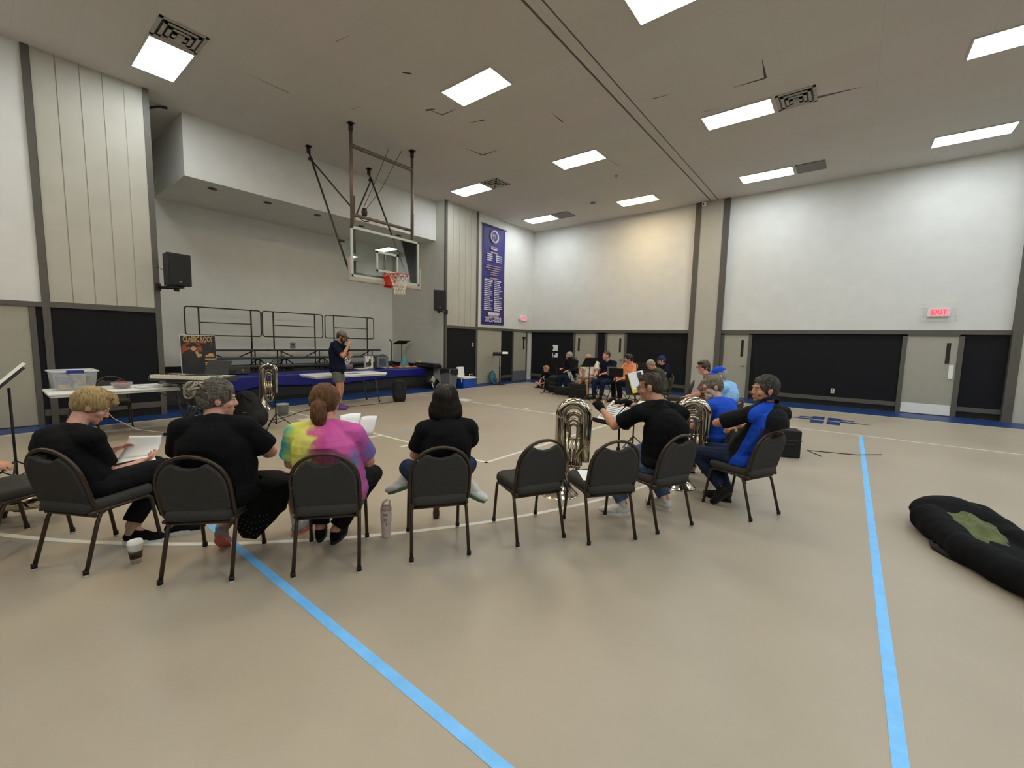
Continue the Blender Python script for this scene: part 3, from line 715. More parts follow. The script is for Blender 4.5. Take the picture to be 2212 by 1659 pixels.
for k, (bx_, c, lab, nm) in enumerate((((-.17, -.05, -.13, .1, .01, .2), (126, 122, 150), 'mauve folded shirt inside the clear bin', 'folded_shirt'), ((-.02, .12, -.12, .12, .01, .22), (168, 164, 152), 'pale paper pack inside the clear bin', 'paper_pack'), ((.13, .18, -.1, .1, .01, .19), (84, 76, 62), 'brown pouch inside the clear bin', 'pouch'), ((-.17, -.06, -.15, -.135, .01, .08), (176, 150, 74), 'yellow packet at the bottom of the clear bin', 'packet'))):
    mb = MB().bx(*bx_); o = simple(nm, mb, mat('bin_c%d' % k, c, .7, var=.25, scale=20), lab, nm.split('_')[-1], bevel=.015); o.location = (-8.86, .84, zt1+.005); o.rotation_euler = (0, 0, R(92))
t = thing('food_container', 'small clear tub of reddish snacks behind the head bent over the booklet', 'food container', (-8.62, 1.33, zt1))
obj('tub', MB().lathe([(.001, 0), (.1, 0), (.13, .09)], n=20), cm, t, solid=.003); obj('snacks', MB().ell((0, 0, .05), (.1, .1, .05)), mat('snack_red', (150, 70, 62), .7, var=.3, scale=30), t)
simple('paper_plate', MB().lathe([(.001, .0), (.09, 0), (.11, .012), (.112, .014)], (-8.5, .98, zt1), 24), mat('plate_kraft', (110, 92, 62), .8), 'brown tray lying in front of the clear bin', 'plate', solid=.003)
for k, (x, y, c, rz) in enumerate(((-8.55, 1.62, (222, 222, 222), 10), (-8.75, 1.7, (210, 212, 216), -20), (-8.6, 1.85, (225, 225, 226), 30), (-8.85, 1.95, (60, 60, 66), 5), (-8.5, 2.05, (220, 221, 224), -8))):
    simple('sheet_stack', MB().box((x, y, zt1+.008+.006*k), (.22, .28, .012), Matrix.Rotation(R(rz), 3, 'Z')), mat('sheet_%d' % k, c, .8, var=.04), ('white sheet stack nearest the food tub on the left table', 'grey sheet stack overlapping others on the left table', 'white sheet stack in the middle of the left table papers', 'dark folder among the papers on the left table', 'white sheet stack beside the keyboard on the left table')[k], 'papers', 'papers on the left table')

# ------------------------------------------------------------------ keyboard on its stand
M_kbd = mat('keyboard_dark_grey', (56, 55, 52), .45, var=.04); M_kbl = mat('keyboard_side', (104, 102, 92), .45)
def keyboard():
    rz = R(32); c = (-8.12, 2.1)
    s = thing('keyboard_stand', 'black double-brace stand under the electric keyboard', 'keyboard stand', (c[0], c[1], 0), rz)
    for sg in (-1, 1):
        m = MB(); m.cyl((sg*.06, -.24, .05), (sg*.06, .2, .82), .022).cyl((sg*.06, .24, .05), (sg*.06, -.2, .82), .022); obj('cross_leg', m, M_black, s)
    obj('foot_bar', MB().cyl((-.3, -.26, .03), (.3, -.26, .03), .025).cyl((-.3, .26, .03), (.3, .26, .03), .025), M_black, s)
    obj('support_arm', MB().cyl((-.25, -.2, .83), (.25, -.2, .83), .02).cyl((-.25, .2, .83), (.25, .2, .83), .02), M_black, s)
    obj('brace_strut', MB().cyl((.06, -.1, .3), (.06, .1, .3), .012).cyl((-.1, 0, .43), (.1, 0, .43), .03), M_metal, s)
    t = thing('electric_keyboard', 'long grey electric keyboard on a black stand at left', 'keyboard', (c[0], c[1], .852), rz)
    obj('body', MB().bx(-.6, .6, -.19, .21, 0, .07), M_kbd, t, bevel=.012)
    obj('control_panel', MB().bx(-.58, .58, .0, .2, .07, .082), M_kbl, t, bevel=.004)
    k = MB(); n = 45; w = 1.1/n
    for i in range(n): k.bx(-.55+i*w+.0012, -.55+(i+1)*w-.0012, -.205, -.03, .036, .09)
    obj('white_keys', k, mat('key_ivory', (222, 218, 204), .3), t)
    k = MB()
    for i in range(n-1):
        if i % 7 not in (2, 6): k.bx(-.55+(i+1)*w-.006, -.55+(i+1)*w+.006, -.125, -.03, .08, .096)
    obj('black_keys', k, M_black, t)
    obj('display', MB().bx(-.08, .12, .06, .14, .082, .085), M_black, t)
    r = MB(); r.box((0.22, .25, .19), (.42, .012, .26), Matrix.Rotation(R(-22), 3, 'X')); obj('music_rest', r, mat('music_rest_black', (44, 43, 42), .35, var=.2, scale=30), t)
    simple('sheet_paper', MB().box((0, 0, 0), (.28, .2, .002)), M_paper, 'white sheet lying on the left end of the keyboard', 'paper').matrix_world = Matrix.Translation((c[0], c[1], .938)) @ Matrix.Rotation(rz, 4, 'Z') @ Matrix.Translation((-.36, .08, .0)) @ Matrix.Rotation(R(12), 4, 'Z')
    simple('sheet_paper', MB().box((0, 0, 0), (.2, .14, .002)), M_paper, 'small white sheet on the right end of the keyboard', 'paper').matrix_world = Matrix.Translation((c[0], c[1], .938)) @ Matrix.Rotation(rz, 4, 'Z') @ Matrix.Translation((.5, .1, .0))
    cb = MB().tube([(-8.95, 1.1, .5), (-8.85, 1.25, .25), (-8.75, 1.5, .06), (-8.5, 1.75, .012), (-8.3, 1.9, .012), (-8.15, 2.1, .012)], .005, 6); simple('white_cable', cb, M_chip, 'thin white cable running from the left table to the keyboard stand', 'cable')
keyboard()

# ------------------------------------------------------------------ magazine poster on the stage edge
def poster():
    w, h = .66, .92
    t = thing('magazine_poster', 'large black and orange rock magazine poster on the stage edge', 'poster', (SX-.1, 3.03, SH+.01), R(90))
    t.rotation_euler = (R(-4), 0, R(90))
    obj('board', MB().bx(-w/2, w/2, 0, .012, 0, h), M_chip, t)
    B = mat('poster_black', (24, 16, 14), .5, var=.3, scale=8); obj('print', MB().bx(-w/2+.014, w/2-.004, -.002, .0, .01, h-.014), B, t)
    gold = mat('poster_gold', (206, 164, 96), .6, var=.12, scale=20); oran = mat('poster_orange', (150, 78, 38), .6, var=.3, scale=7); skin = mat('poster_skin', (196, 146, 96), .6); dk = mat('poster_figure', (40, 34, 34), .6, var=.2, scale=12)
    text('CLASSIC ROCK', .16, gold, t, (.0, -.003, h-.095), (R(90), 0, 0), .001, sx=.50, bold=.018)
    q = Vector((0, -1, 0)).to_track_quat('Z', 'Y')
    d = MB(); d.ell((-.12, -.0025, .58), (.2, .001, .2), n=24); obj('picture_glow', d, oran, t)
    d = MB(); d.ell((-.1, -.004, .68), (.13, .001, .03)).ell((-.1, -.004, .71), (.08, .001, .05)).ell((-.12, -.004, .44), (.19, .001, .17)).ell((.1, -.004, .52), (.09, .001, .05)); obj('picture_figure', d, dk, t)
    d = MB(); d.ell((-.09, -.005, .625), (.05, .001, .05)).box((-.02, -.005, .5), (.05, .001, .14), Matrix.Rotation(R(-20), 3, 'Y')).ell((.02, -.005, .48), (.04, .001, .03)); obj('picture_face', d, skin, t)
    text('3', .14, mat('poster_red', (150, 78, 70), .6), t, (.24, -.004, .73), (R(90), 0, 0), .001)
    d = MB(); d.bx(.0, .16, -.004, -.003, .745, .775); obj('picture_title', d, mat('poster_red', (150, 78, 70), .6), t)
    d = MB()
    for z, a, b, th in ((.5, .12, .27, .03), (.46, .12, .29, .03), (.39, .11, .31, .034), (.31, .11, .28, .028), (.27, .11, .3, .028), (.2, .11, .29, .026), (.13, .11, .27, .026)): d.bx(a, b, -.004, -.003, z-th/2, z+th/2)
    obj('headline_rows', d, gold, t)
poster()

# ------------------------------------------------------------------ floor items by the stage
t = thing('floor_speaker', 'black portable loudspeaker standing on the floor right of the centre table', 'speaker', (-8.9, 6.62, 0), R(52))
def cab(u, v):
    z = .54*v; k = .5+.5*math.cos(2*math.pi*u); a = 2*math.pi*u; e = 4.0
    ca, sa = math.cos(a), math.sin(a); r = 1/((abs(ca)**e+abs(sa)**e)**(1/e)); f = .8+.2*min(1, v*5)*min(1, (1-v)*8)
    return (.165*r*ca*f, .15*r*sa*f, z)
mb = MB().grid(cab, 32, 14); mb.lathe([(.001, .54), (.125, .54)], n=16); mb.lathe([(.001, .0), (.125, .0)], n=16); obj('cabinet', mb, M_blk2, t)
obj('grille', MB().cyl((0, -.148, .2), (0, -.156, .2), .105, n=24).cyl((0, -.146, .42), (0, -.152, .42), .06, n=20), mat('speaker_grille', (18, 18, 20), .7), t)
obj('badge', MB().bx(.0, .05, -.156, -.15, .335, .345), M_metal, t)
simple('speaker_cable', MB().tube([(-8.8, 6.5, .01), (-8.85, 6.0, .008), (-8.9, 5.2, .008), (-9.2, 4.7, .008), (-9.0, 4.2, .008), (-8.5, 3.6, .008), (-8.4, 3.3, .008)], .006, 6), M_blk2, 'black cable trailing on the floor in front of the centre table', 'cable')

t = thing('trash_can', 'grey trash can with a black liner between stage and cooler', 'trash can', (-10.18, 9.52, 0), R(8))
mb = MB(); a = [(-.17, -.17, 0), (.17, -.17, 0), (.17, .17, 0), (-.17, .17, 0)]; b = [(-.22, -.22, .66), (.22, -.22, .66), (.22, .22, .66), (-.22, .22, .66)]
mb._add(a+b, [(3,2,1,0)]+[(i, (i+1) % 4, 4+(i+1) % 4, 4+i) for i in range(4)], False); obj('bin', mb, mat('trash_grey', (104, 106, 110), .5), t, bevel=.02)
def liner(u, v):
    a = 2*math.pi*u; ca, sa = math.cos(a), math.sin(a); r = 1/((abs(ca)**6+abs(sa)**6)**(1/6)); z = (.68-.18*v-.05*math.sin(a*2+1)*v); rr = .225+.012*math.sin(a*9)*v+.01
    if v == 0: rr = .16
    return (rr*r*ca, rr*r*sa, z)
mb = MB().grid(liner, 48, 6); mb.lathe([(.001, .62), (.17, .67)], n=16); obj('liner', mb, M_blk2, t)
t = thing('cooler', 'blue cooler with a raised white lid in front of the dark panel', 'cooler', (-10.1, 10.25, 0), R(90))
obj('body', MB().bx(-.29, .29, -.17, .17, .0, .31), mat('cooler_blue', (18, 72, 168), .4), t, bevel=.02)
obj('collar', MB().bx(-.3, .3, -.18, .18, .31, .36).bx(-.26, .26, -.14, .14, .355, .365), M_chip, t, bevel=.012)
obj('lid', MB().box((-.12, .17, .52), (.34, .05, .34), Matrix.Rotation(R(-8), 3, 'X')), M_chip, t, bevel=.02)
obj('handle', MB().tube([(.17, .02, .36), (.17, .02, .44), (.29, .02, .44), (.29, .02, .36)], .014, 8), M_chip, t); obj('handle', MB().tube([(-.3, -.1, .3), (-.33, -.1, .3), (-.33, -.1, .2), (-.3, -.1, .2)], .012, 8), M_chip, t)
t = thing('shopping_bag', 'crumpled black and white plastic bag on the floor beside the trash can', 'bag', (-10.55, 9.12, 0))
def crump(u, v): a = 2*math.pi*u; r = (.2+.05*math.sin(3*a+v*9)+.03*math.sin(8*a))*math.sin(math.pi*(.08+.88*v))**.7; return (r*math.cos(a)*.7, r*math.sin(a), .42*v)
obj('bag_body', MB().grid(crump, 36, 14), M_blk2, t)
def crump2(u, v): a = 2*math.pi*u; r = (.09+.03*math.sin(4*a+v*8))*math.sin(math.pi*(.05+.9*v)); return (.1+r*math.cos(a)*.5, -.03+r*math.sin(a), .14+.28*v)
obj('paper_wad', MB().grid(crump2, 24, 10), mat('wad_white', (184, 178, 168), .8, var=.1, scale=12), t); obj('handle', MB().tube([(.15, -.12, .2), (.18, -.11, .1), (.17, -.06, .02)], .016, 6), M_chip, t)
t = thing('backpack', 'teal backpack leaning against the beige double door', 'backpack', (-10.36, 11.95, 0), R(90))
def bp(u, v): a = 2*math.pi*u; w = .16*(math.sin(math.pi*(.1+.85*v**.8)))**.5; return (w*math.copysign(abs(math.cos(a))**.7, math.cos(a)), .1*math.copysign(abs(math.sin(a))**.8, math.sin(a))*(1-.3*v)+.09*v-.02, .44*v)
obj('pack', MB().grid(bp, 28, 16), mat('pack_teal', (52, 98, 118), .7, var=.08, scale=30), t); obj('pocket', MB().ell((0, -.08, .14), (.11, .05, .11)), mat('pack_teal_dark', (40, 78, 100), .7), t); obj('strap', MB().tube([(-.1, .05, .4), (0, .06, .48), (.1, .05, .4)], .012, 6), M_blk2, t)

# ------------------------------------------------------------------ music stands
def music_stand(name, label, loc, rz, hgt, tilt, w=.5, d=.34, base='round', wire=False, group=None, m=None):
    m = m or M_blk2
    t = thing(name, label, 'music stand', loc, rz, group)
    if base == 'round':
        obj('base', MB().lathe([(.001, .05), (.06, .045), (.2, .018), (.2, 0), (.001, 0)], n=24), m, t); obj('shaft', MB().cyl((0, 0, .04), (0, 0, hgt*.6), .016).cyl((0, 0, hgt*.6), (0, 0, hgt), .011).cyl((0, 0, hgt*.58), (0, 0, hgt*.63), .022), m, t)
    else:
        b = MB()
        for k in range(3):
            a = R(90+120*k+15); x, y = math.cos(a), math.sin(a); b.cyl((0.01*x, .01*y, .24), (.27*x, .27*y, .01), .008, n=6).cyl((.0, .0, .08), (.14*x, .14*y, .135), .006, n=6)
        obj('tripod', b, m, t); obj('shaft', MB().cyl((0, 0, .06), (0, 0, hgt), .011), m, t)
    rot = Matrix.Rotation(R(tilt), 3, 'X'); c = Vector((0, 0, hgt+.1))
    if wire:
        g = MB(); up = rot @ Vector((0, 0, 1)); 
        for k in range(6): g.cyl(c+rot @ Vector((-w/2+.05*abs(k-2.5)*.4, 0, -.1+.05*k)), c+rot @ Vector((w/2-.05*abs(k-2.5)*.4, 0, -.1+.05*k)), .006, n=6)
        for s in (-1, 1): g.cyl(c+rot @ Vector((s*w/2, 0, -.1)), c+rot @ Vector((s*w/2, 0, .17)), .006, n=6)
        obj('desk', g, M_black, t); obj('ledge', MB().box(c+rot @ Vector((0, -.03, -.11)), (w, .06, .008), rot), m, t)
    else:
        obj('desk', MB().box(c, (w, .008, d), rot), m, t, bevel=.003); obj('ledge', MB().box(c+rot @ Vector((0, -.035, -d/2)), (w, .07, .008), rot), m, t)
    return t, c, rot
def sheet_on(t, c, rot, label, dx=0, dz=0, w=.22, h=.29, rz=0, thick=.004, m=None):
    o = obj('sheet_music', MB().box((0, 0, 0), (w, thick, h)), m or M_paper); tag(o, label, 'sheet music')
    M3 = rot @ Matrix.Rotation(R(rz), 3, 'Y'); off = c+rot @ Vector((dx, -.012, dz)); bpy.context.view_layer.update()
    o.matrix_world = t.matrix_world @ Matrix.Translation(off) @ M3.to_4x4(); return o
def staves(o, w=.22, h=.29):
    s = MB(); m = mat('ink_grey', (120, 122, 130), .8)
    for k in range(9): z = h/2-.03-k*.029; s.bx(-w/2+.015, w/2-.015, -.0035, -.0028, z-.005, z+.005)
    return obj('printed_staves', s, m, o)
# far corner stand with a flat desk
t, c, rot = music_stand('music_stand', 'black music stand by the narrow door in the far left corner', (-9.95, 11.8, 0), R(40), 1.02, -70)
o = sheet_on(t, c, rot, 'white sheet hanging off the corner music stand', .2, .1, .2, .2)
# stand in front of the seated man in black
t, c, rot = music_stand('music_stand', 'black music stand in front of the person with fingerless gloves', (-1.90, 4.30, 0), R(-20), .72, -52, .52, .36)
FS = (t, c, rot)
# ------------------------------------------------------------------ chairs
M_seat = mat('chair_fabric_grey', (64, 62, 59), .95, var=.12, scale=160, bump=.25, spec=.15)
M_cfr = mat('chair_frame_bronze', (66, 54, 43), .42, .5, var=.05)
M_glide = mat('chair_glide_white', (210, 206, 196), .5)
def rr_solid(pts, z0, z1, rnd, n=6):
    """cushion: outline pts (x, y), rounded top and bottom edges"""
    m = MB(); k = len(pts); rings = []
    cx = sum(p[0] for p in pts)/k; cy = sum(p[1] for p in pts)/k
    for z, s in ((z0, -rnd*.6), (z0+rnd*.4, 0), (z1-rnd, 0), (z1-rnd*.35, -rnd*.25), (z1-rnd*.05, -rnd*.8)):
        r = []
        for x, y in pts:
            d = Vector((x-cx, y-cy)); l = d.length; d = d*(1+s/l) if l > 1e-6 else d; r.append((cx+d.x, cy+d.y, z))
        rings.append(r)
    vs = [v for r in rings for v in r]; fs = [(i*k+j, i*k+(j+1) % k, (i+1)*k+(j+1) % k, (i+1)*k+j) for i in range(len(rings)-1) for j in range(k)]
    fs += [tuple(reversed(range(k))), tuple((len(rings)-1)*k+j for j in range(k))]
    m._add(vs, fs, True); return m
def build_chair():
    t = thing('banquet_chair', '', 'chair')
    # seat cushion
    P = []
    for cx, cy, a0, rr in ((.14, .17, 0, .075), (-.14, .17, 90, .075), (-.15, -.17, 180, .05), (.15, -.17, 270, .05)):
        for k in range(6): a = R(a0+18*k); P.append((cx+rr*math.cos(a), cy+rr*math.sin(a)+ .0))
    seat = obj('seat', rr_solid(P, .395, .47, .03), M_seat, t)
    f = MB()
    f.tube([(.195, -.2, .395), (.2, 0, .39), (.2, .18, .388)], .0125, 8).tube([(-.195, -.2, .395), (-.2, 0, .39), (-.2, .18, .388)], .0125, 8).cyl((-.2, .15, .385), (.2, .15, .385), .011)
    obj('seat_frame', f, M_cfr, t)
    obj('stretcher', MB().cyl((-.2, -.165, .372), (.2, -.165, .372), .0125), M_cfr, t)
    for s in (-1, 1):
        for pts in ([(s*.2, .14, .388), (s*.2, .185, .38), (s*.2, .205, .355), (s*.202, .22, .25), (s*.204, .255, .016)], [(s*.195, -.10, .388), (s*.197, -.135, .375), (s*.2, -.16, .32), (s*.206, -.25, .016)]):
            l = obj('leg', MB().tube(pts, [.0125]*(len(pts)-1)+[.013], 10), M_cfr, t)
            p = Vector(pts[-1]); obj('foot_tip', MB().cyl(p+Vector((0, 0, -.004)), p+Vector((0, 0, .025)), .0165, n=10), M_blk2, l); obj('glide', MB().cyl(p+Vector((0, 0, -.016)), p+Vector((0, 0, -.002)), .0155, n=12), M_glide, l)
    # domed back frame, leaning back
    def bk(x, z): return (x, -.165-.26*max(0, z-.40), z)
    A = [(.15, -.13, .385), (.185, -.15, .39), (.207, -.165, .42)]+[bk(.212, .42+.2*k/4) for k in range(1, 5)]
    for k in range(1, 16):
        a = R(12*k); A.append(bk(.212*math.cos(a), .62+.215*math.sin(a)**.9))
    A += [bk(-.212, .62-.2*k/4) for k in range(0, 4)]+[(-.207, -.165, .42), (-.185, -.15, .39), (-.15, -.13, .385)]
    obj('back_frame', MB().tube(A, .0125, 8), M_cfr, t)
    # padded back with the hand gap under the dome
    O = [(-.17, .445), (-.1, .435), (0, .432), (.1, .435), (.17, .445)]
    O += [(.196, .48), (.198, .55), (.198, .62)]
    for k in range(1, 5): a = R(14*k); O.append((.198*math.cos(a), .62+.2*math.sin(a)))
    O += [(.085, .78), (.06, .762), (0, .752), (-.06, .762), (-.085, .78)]
    for k in range(4, 0, -1): a = R(14*k); O.append((-.198*math.cos(a), .62+.2*math.sin(a)))
    O += [(-.198, .62), (-.198, .55), (-.196, .48)]
    m = MB(); k = len(O); vs = []
    cz = .6
    for y, sc in ((-.022, .93), (-.018, 1), (.012, 1), (.03, .93)):
        for x, z in O:
            X, Z = x*sc, cz+(z-cz)*sc; b = bk(X, Z); vs.append((b[0], b[1]+y, b[2]))
    fs = [(i*k+j, i*k+(j+1) % k, (i+1)*k+(j+1) % k, (i+1)*k+j) for i in range(3) for j in range(k)]
    m._add(vs, fs, True)
    o = len(m.v)-4*k
    m._add([m.v[o+j] for j in range(k)], [tuple(reversed(range(k)))], False); m._add([m.v[o+3*k+j] for j in range(k)], [tuple(range(k))], False)
    obj('backrest', m, M_seat, t)
    return t
GC = 'grey banquet chairs in the rehearsal arc'
CHAIRS = [((-4.72, .05), 32.6, 'empty grey banquet chair cut off by the left edge, beside the booklet reader'),
 ((-4.07, .46), 29.7, 'grey banquet chair under the person reading a booklet'), ((-3.32, .94), 47.4, 'grey banquet chair under the person in the black blouse and long skirt'),
 ((-2.81, 1.51), 51.3, 'grey banquet chair under the person in the tie-dye shirt'), ((-2.40, 2.13), 55.1, 'grey banquet chair under the person with folded legs and white sneakers'),
 ((-2.01, 2.79), 62.4, 'empty grey banquet chair nearest the person with folded legs'), ((-1.56, 3.19), 54.3, 'empty grey banquet chair with a white sheet on its seat'),
 ((-1.28, 3.72), 66, 'grey banquet chair under the person with fingerless gloves'), ((-.72, 4.54), 64.9, 'grey banquet chair under the person in the black and blue polo'),
 ((-1.12, 5.25), 75, 'grey banquet chair under the person in the royal blue T-shirt holding a tuba'), ((-1.42, 6.65), 82, 'grey banquet chair under the person in the light blue shirt'),
 ((-1.98, 8.05), 88, 'grey banquet chair under the person in the brown print blouse'), ((-2.85, 9.5), 100, 'empty grey banquet chair between the olive T-shirt and brown print blouse'),
 ((-3.55, 10.3), 122, 'grey banquet chair under the bent person in olive')]
ch0 = build_chair()
for i, ((x, y), rz, lab) in enumerate(CHAIRS):
    if i == 0: ch0.location = (x, y, 0); ch0.rotation_euler = (0, 0, R(rz)); ch0['label'] = lab; ch0['group'] = GC
    else: dup(ch0, (x, y, 0), R(rz), lab, GC)
dup(ch0, (-5.36, -.5, 0), R(30), 'grey banquet chair just past the left edge of the view', GC)
dup(ch0, (-9.55, 1.35, .0), R(-95), 'grey banquet chair behind the left folding table', GC)
def folding_chair(label, x, y, rz):
    t = thing('folding_chair', label, 'chair', (x, y, 0), R(rz), 'black folding chairs of the far row')
    obj('seat', MB().bx(-.2, .2, -.19, .2, .425, .45), M_blk2, t, bevel=.01); obj('backrest', MB().bx(-.2, .2, -.26, -.235, .62, .8), M_blk2, t, bevel=.01)
    for s in (-1, 1):
        obj('leg', MB().tube([(s*.215, .22, .01), (s*.215, -.03, .43), (s*.215, -.245, .82)], .011, 8), M_black, t); obj('leg', MB().tube([(s*.19, -.25, .01), (s*.19, .15, .42)], .011, 8), M_black, t)
    obj('stretcher', MB().cyl((-.215, .17, .1), (.215, .17, .1), .008).cyl((-.19, -.22, .06), (.19, -.22, .06), .008), M_black, t); return t
for a in (('black folding chair under the person in a dark jacket', -6.88, 11.58, 182), ('black folding chair under the person in the white T-shirt', -5.92, 11.12, 182), ('black folding chair under the smiling person in the navy polo', -5.42, 11.2, 168), ('black folding chair under the person in the orange shirt', -4.72, 11.05, 160), ('black folding chair under the person in the blue cap in the far row', -3.98, 11.5, 140)): folding_chair(*a)

# ------------------------------------------------------------------ tubas
M_silver = mat('tuba_silver', (196, 188, 170), .13, 1.0, var=.05, scale=5)
M_silver2 = mat('tuba_silver_tubing', (172, 162, 142), .16, 1.0, var=.06, scale=9)
def tuba(label, loc, rz):
    t = thing('tuba', label, 'tuba', loc, rz, 'silver tubas standing on their bells')
    prof = [(.205, .004), (.207, .0), (.2, .012), (.17, .04), (.135, .08), (.105, .14), (.085, .21), (.074, .30), (.066, .42), (.06, .55), (.057, .70), (.055, .84)]
    obj('bell', MB().lathe([(.203, .002)]+prof, (-.13, 0, 0), 36), M_silver, t)
    P = [(-.13, 0, .80)]+[(-.13*math.cos(R(15*k)), 0, .84+.125*math.sin(R(15*k))) for k in range(0, 13)]+[(.13, 0, .6), (.13, 0, .36)]
    rr = [.055]+[.057]*13+[.05, .044]
    b = MB().tube(P, rr, 20)
    P = [(.13, 0, .38)]+[(.09+.04*math.cos(R(-18*k)), .03*math.sin(R(18*k)), .30-.05*math.sin(R(18*k))) for k in range(0, 11)]+[(.05, 0, .6)]
    obj('bottom_bow', b, M_silver, t)
    i = MB()
    for a, top, r, y in ((.075, .85, .026, .045), (.06, .80, .02, -.03), (.04, .74, .013, .03)):
        i.tube([(-a, y, .26)]+[(-a*math.cos(R(18*k)), y, top-a+a*math.sin(R(18*k))) for k in range(11)]+[(a, y, .3)], r, 12)
    i.tube([(-.075, .045, .27), (-.07, .05, .2), (-.02, .06, .16), (.04, .05, .19), (.06, .045, .3)], .024, 12)
    i.tube([(-.06, -.075, .68), (-.055, -.08, .3), (-.02, -.07, .22), (.03, -.05, .25)], .013, 10)
    obj('inner_tubing', i, M_silver2, t)
    v = MB()
    for k in range(3):
        x = -.03+.042*k; v.cyl((x, -.045, .33), (x, -.045, .60), .017, n=14).cyl((x, -.045, .6), (x, -.045, .615), .02, n=14).cyl((x, -.045, .30), (x, -.045, .33), .02, n=14).cyl((x, -.045, .25), (x, -.045, .3), .006, n=8).cyl((x, -.045, .245), (x, -.045, .25), .014, n=12)
        v.tube([(x, -.045, .5), (x-.01, -.09, .5), (x-.01, -.09, .42), (x, -.045, .42)], .009, 8)
    obj('valve_set', v, M_silver2, t)
    l = MB().tube([(-.02, -.05, .34), (.04, -.1, .42), (.1, -.12, .52), (.14, -.16, .56)], .007, 8).lathe([(.008, 0), (.01, .03), (.017, .055)], (.14, -.16, .56), 12); obj('leadpipe', l, M_silver2, t)
    br = MB()
    for z in (.78, .55, .4): br.cyl((-.12, 0, z), (-.07, .045, z), .007, n=6).cyl((.12, 0, z), (.06, .045, z), .007, n=6)
    obj('brace', br, M_silver2, t); return t
_t = tuba('silver tuba standing on its bell between the two empty chairs', (-2.17, 3.78, 0), R(28))
# bell centre sits on the left leg of the bow
dup(_t, (-1.30, 4.88, 0), R(20), 'silver tuba held upright by the person in the royal blue T-shirt', 'silver tubas standing on their bells')
dup(_t, (-9.74, 3.86, 0), R(55), 'silver tuba standing far off in front of the blue stage cover', 'silver tubas standing on their bells')
t4 = dup(_t, (-5.72, -.42, .2), R(0), 'silver tuba lying on the floor at the left edge', 'silver tubas standing on their bells')
t4.rotation_euler = (R(90), 0, R(142))
# ------------------------------------------------------------------ people
def V3(*a): return Vector(a[0] if len(a) == 1 else a)
def cap(m, p0, p1, r0, r1, n=12, end=True):
    m.cyl(p0, p1, r0, r1, n)
    m.ell(p0, (r0, r0, r0), n=n, k=8)
    if end: m.ell(p1, (r1, r1, r1), n=n, k=8)
def frame_q(fwd, up):
    f = Vector(fwd).normalized(); u = Vector(up); u = (u-f*u.dot(f)).normalized(); r = f.cross(u)
    return Matrix((r, f, u)).transposed()          # columns: right, forward, up
SEATED = False
def fuse(name, mb, voxel, mats, parent, it=4, wr=0, fr=(9, 9, 9), seed=0, fac=.5):
    """overlapping solids fused into one continuous surface, smoothed, with optional cloth folds / hair locks"""
    me = mb.mesh('tmp', mats); o = bpy.data.objects.new('tmp', me); COL.objects.link(o)
    k = o.modifiers.new('r', 'REMESH'); k.mode = 'VOXEL'; k.voxel_size = voxel; k.use_smooth_shade = True
    k = o.modifiers.new('s', 'SMOOTH'); k.factor = fac; k.iterations = it
    dg = bpy.context.evaluated_depsgraph_get(); ev = o.evaluated_get(dg); m2 = bpy.data.meshes.new_from_object(ev)
    bpy.data.objects.remove(o); bpy.data.meshes.remove(me)
    n = len(m2.vertices)
    if wr:
        co = np.empty(n*3, 'f'); m2.vertices.foreach_get('co', co); co = co.reshape(-1, 3)
        no = np.empty(n*3, 'f'); m2.vertices.foreach_get('normal', no); no = no.reshape(-1, 3)
        d = np.array([noise.noise((c[0]*fr[0]+seed, c[1]*fr[1]-seed, c[2]*fr[2])) + .4*noise.noise((c[0]*fr[0]*2.3, c[1]*fr[1]*2.3+seed, c[2]*fr[2]*2.3)) for c in co.tolist()], 'f')
        co += no*(d*wr)[:, None]; m2.vertices.foreach_set('co', co.ravel())
    if SEATED:
        for v in m2.vertices:
            x, y, z = v.co
            if .40 < z < .86 and abs(x) < .225:
                lim = -.165-.26*(z-.40)+.036
                if y < lim: v.co.y = lim
            if .38 < z < .472 and abs(x) < .2 and -.2 < y < .235: v.co.z = .472
    m2.materials.clear()
    for m in (mats if isinstance(mats, (list, tuple)) else [mats]): m2.materials.append(m)
    m2.polygons.foreach_set('use_smooth', [True]*len(m2.polygons)); m2.update()
    m2.name = name
    o = bpy.data.objects.new(name, m2); COL.objects.link(o); o.parent = parent
    return o
def skin_mat(name, c): return mat(name, c, .5, var=.05, scale=22, c2=tuple(max(0, int(x*.9)) for x in c), spec=.35)
SK = {'fair': (204, 158, 136), 'pink': (206, 150, 130), 'tan': (190, 138, 110), 'light': (212, 170, 148)}
def hair_mat(name, c, c2):
    if name in MATS: return MATS[name]
    m = mat(name, c, .5, var=.2, scale=30, c2=c2, spec=.4); nt = m.node_tree
    for n in nt.nodes:
        if n.type == 'TEX_NOISE':
            mp = nt.nodes.new('ShaderNodeMapping'); mp.inputs['Scale'].default_value = (3, 3, .5)
            tc = [x for x in nt.nodes if x.type == 'TEX_COORD'][0]; nt.links.new(tc.outputs['Object'], mp.inputs[0]); nt.links.new(mp.outputs[0], n.inputs['Vector'])
    return m
def cloth(name, c, **k): return mat('cloth_'+name, c, .92, var=k.pop('var', .08), scale=k.pop('scale', 26), bump=.2, bscale=300, spec=.15, **k)
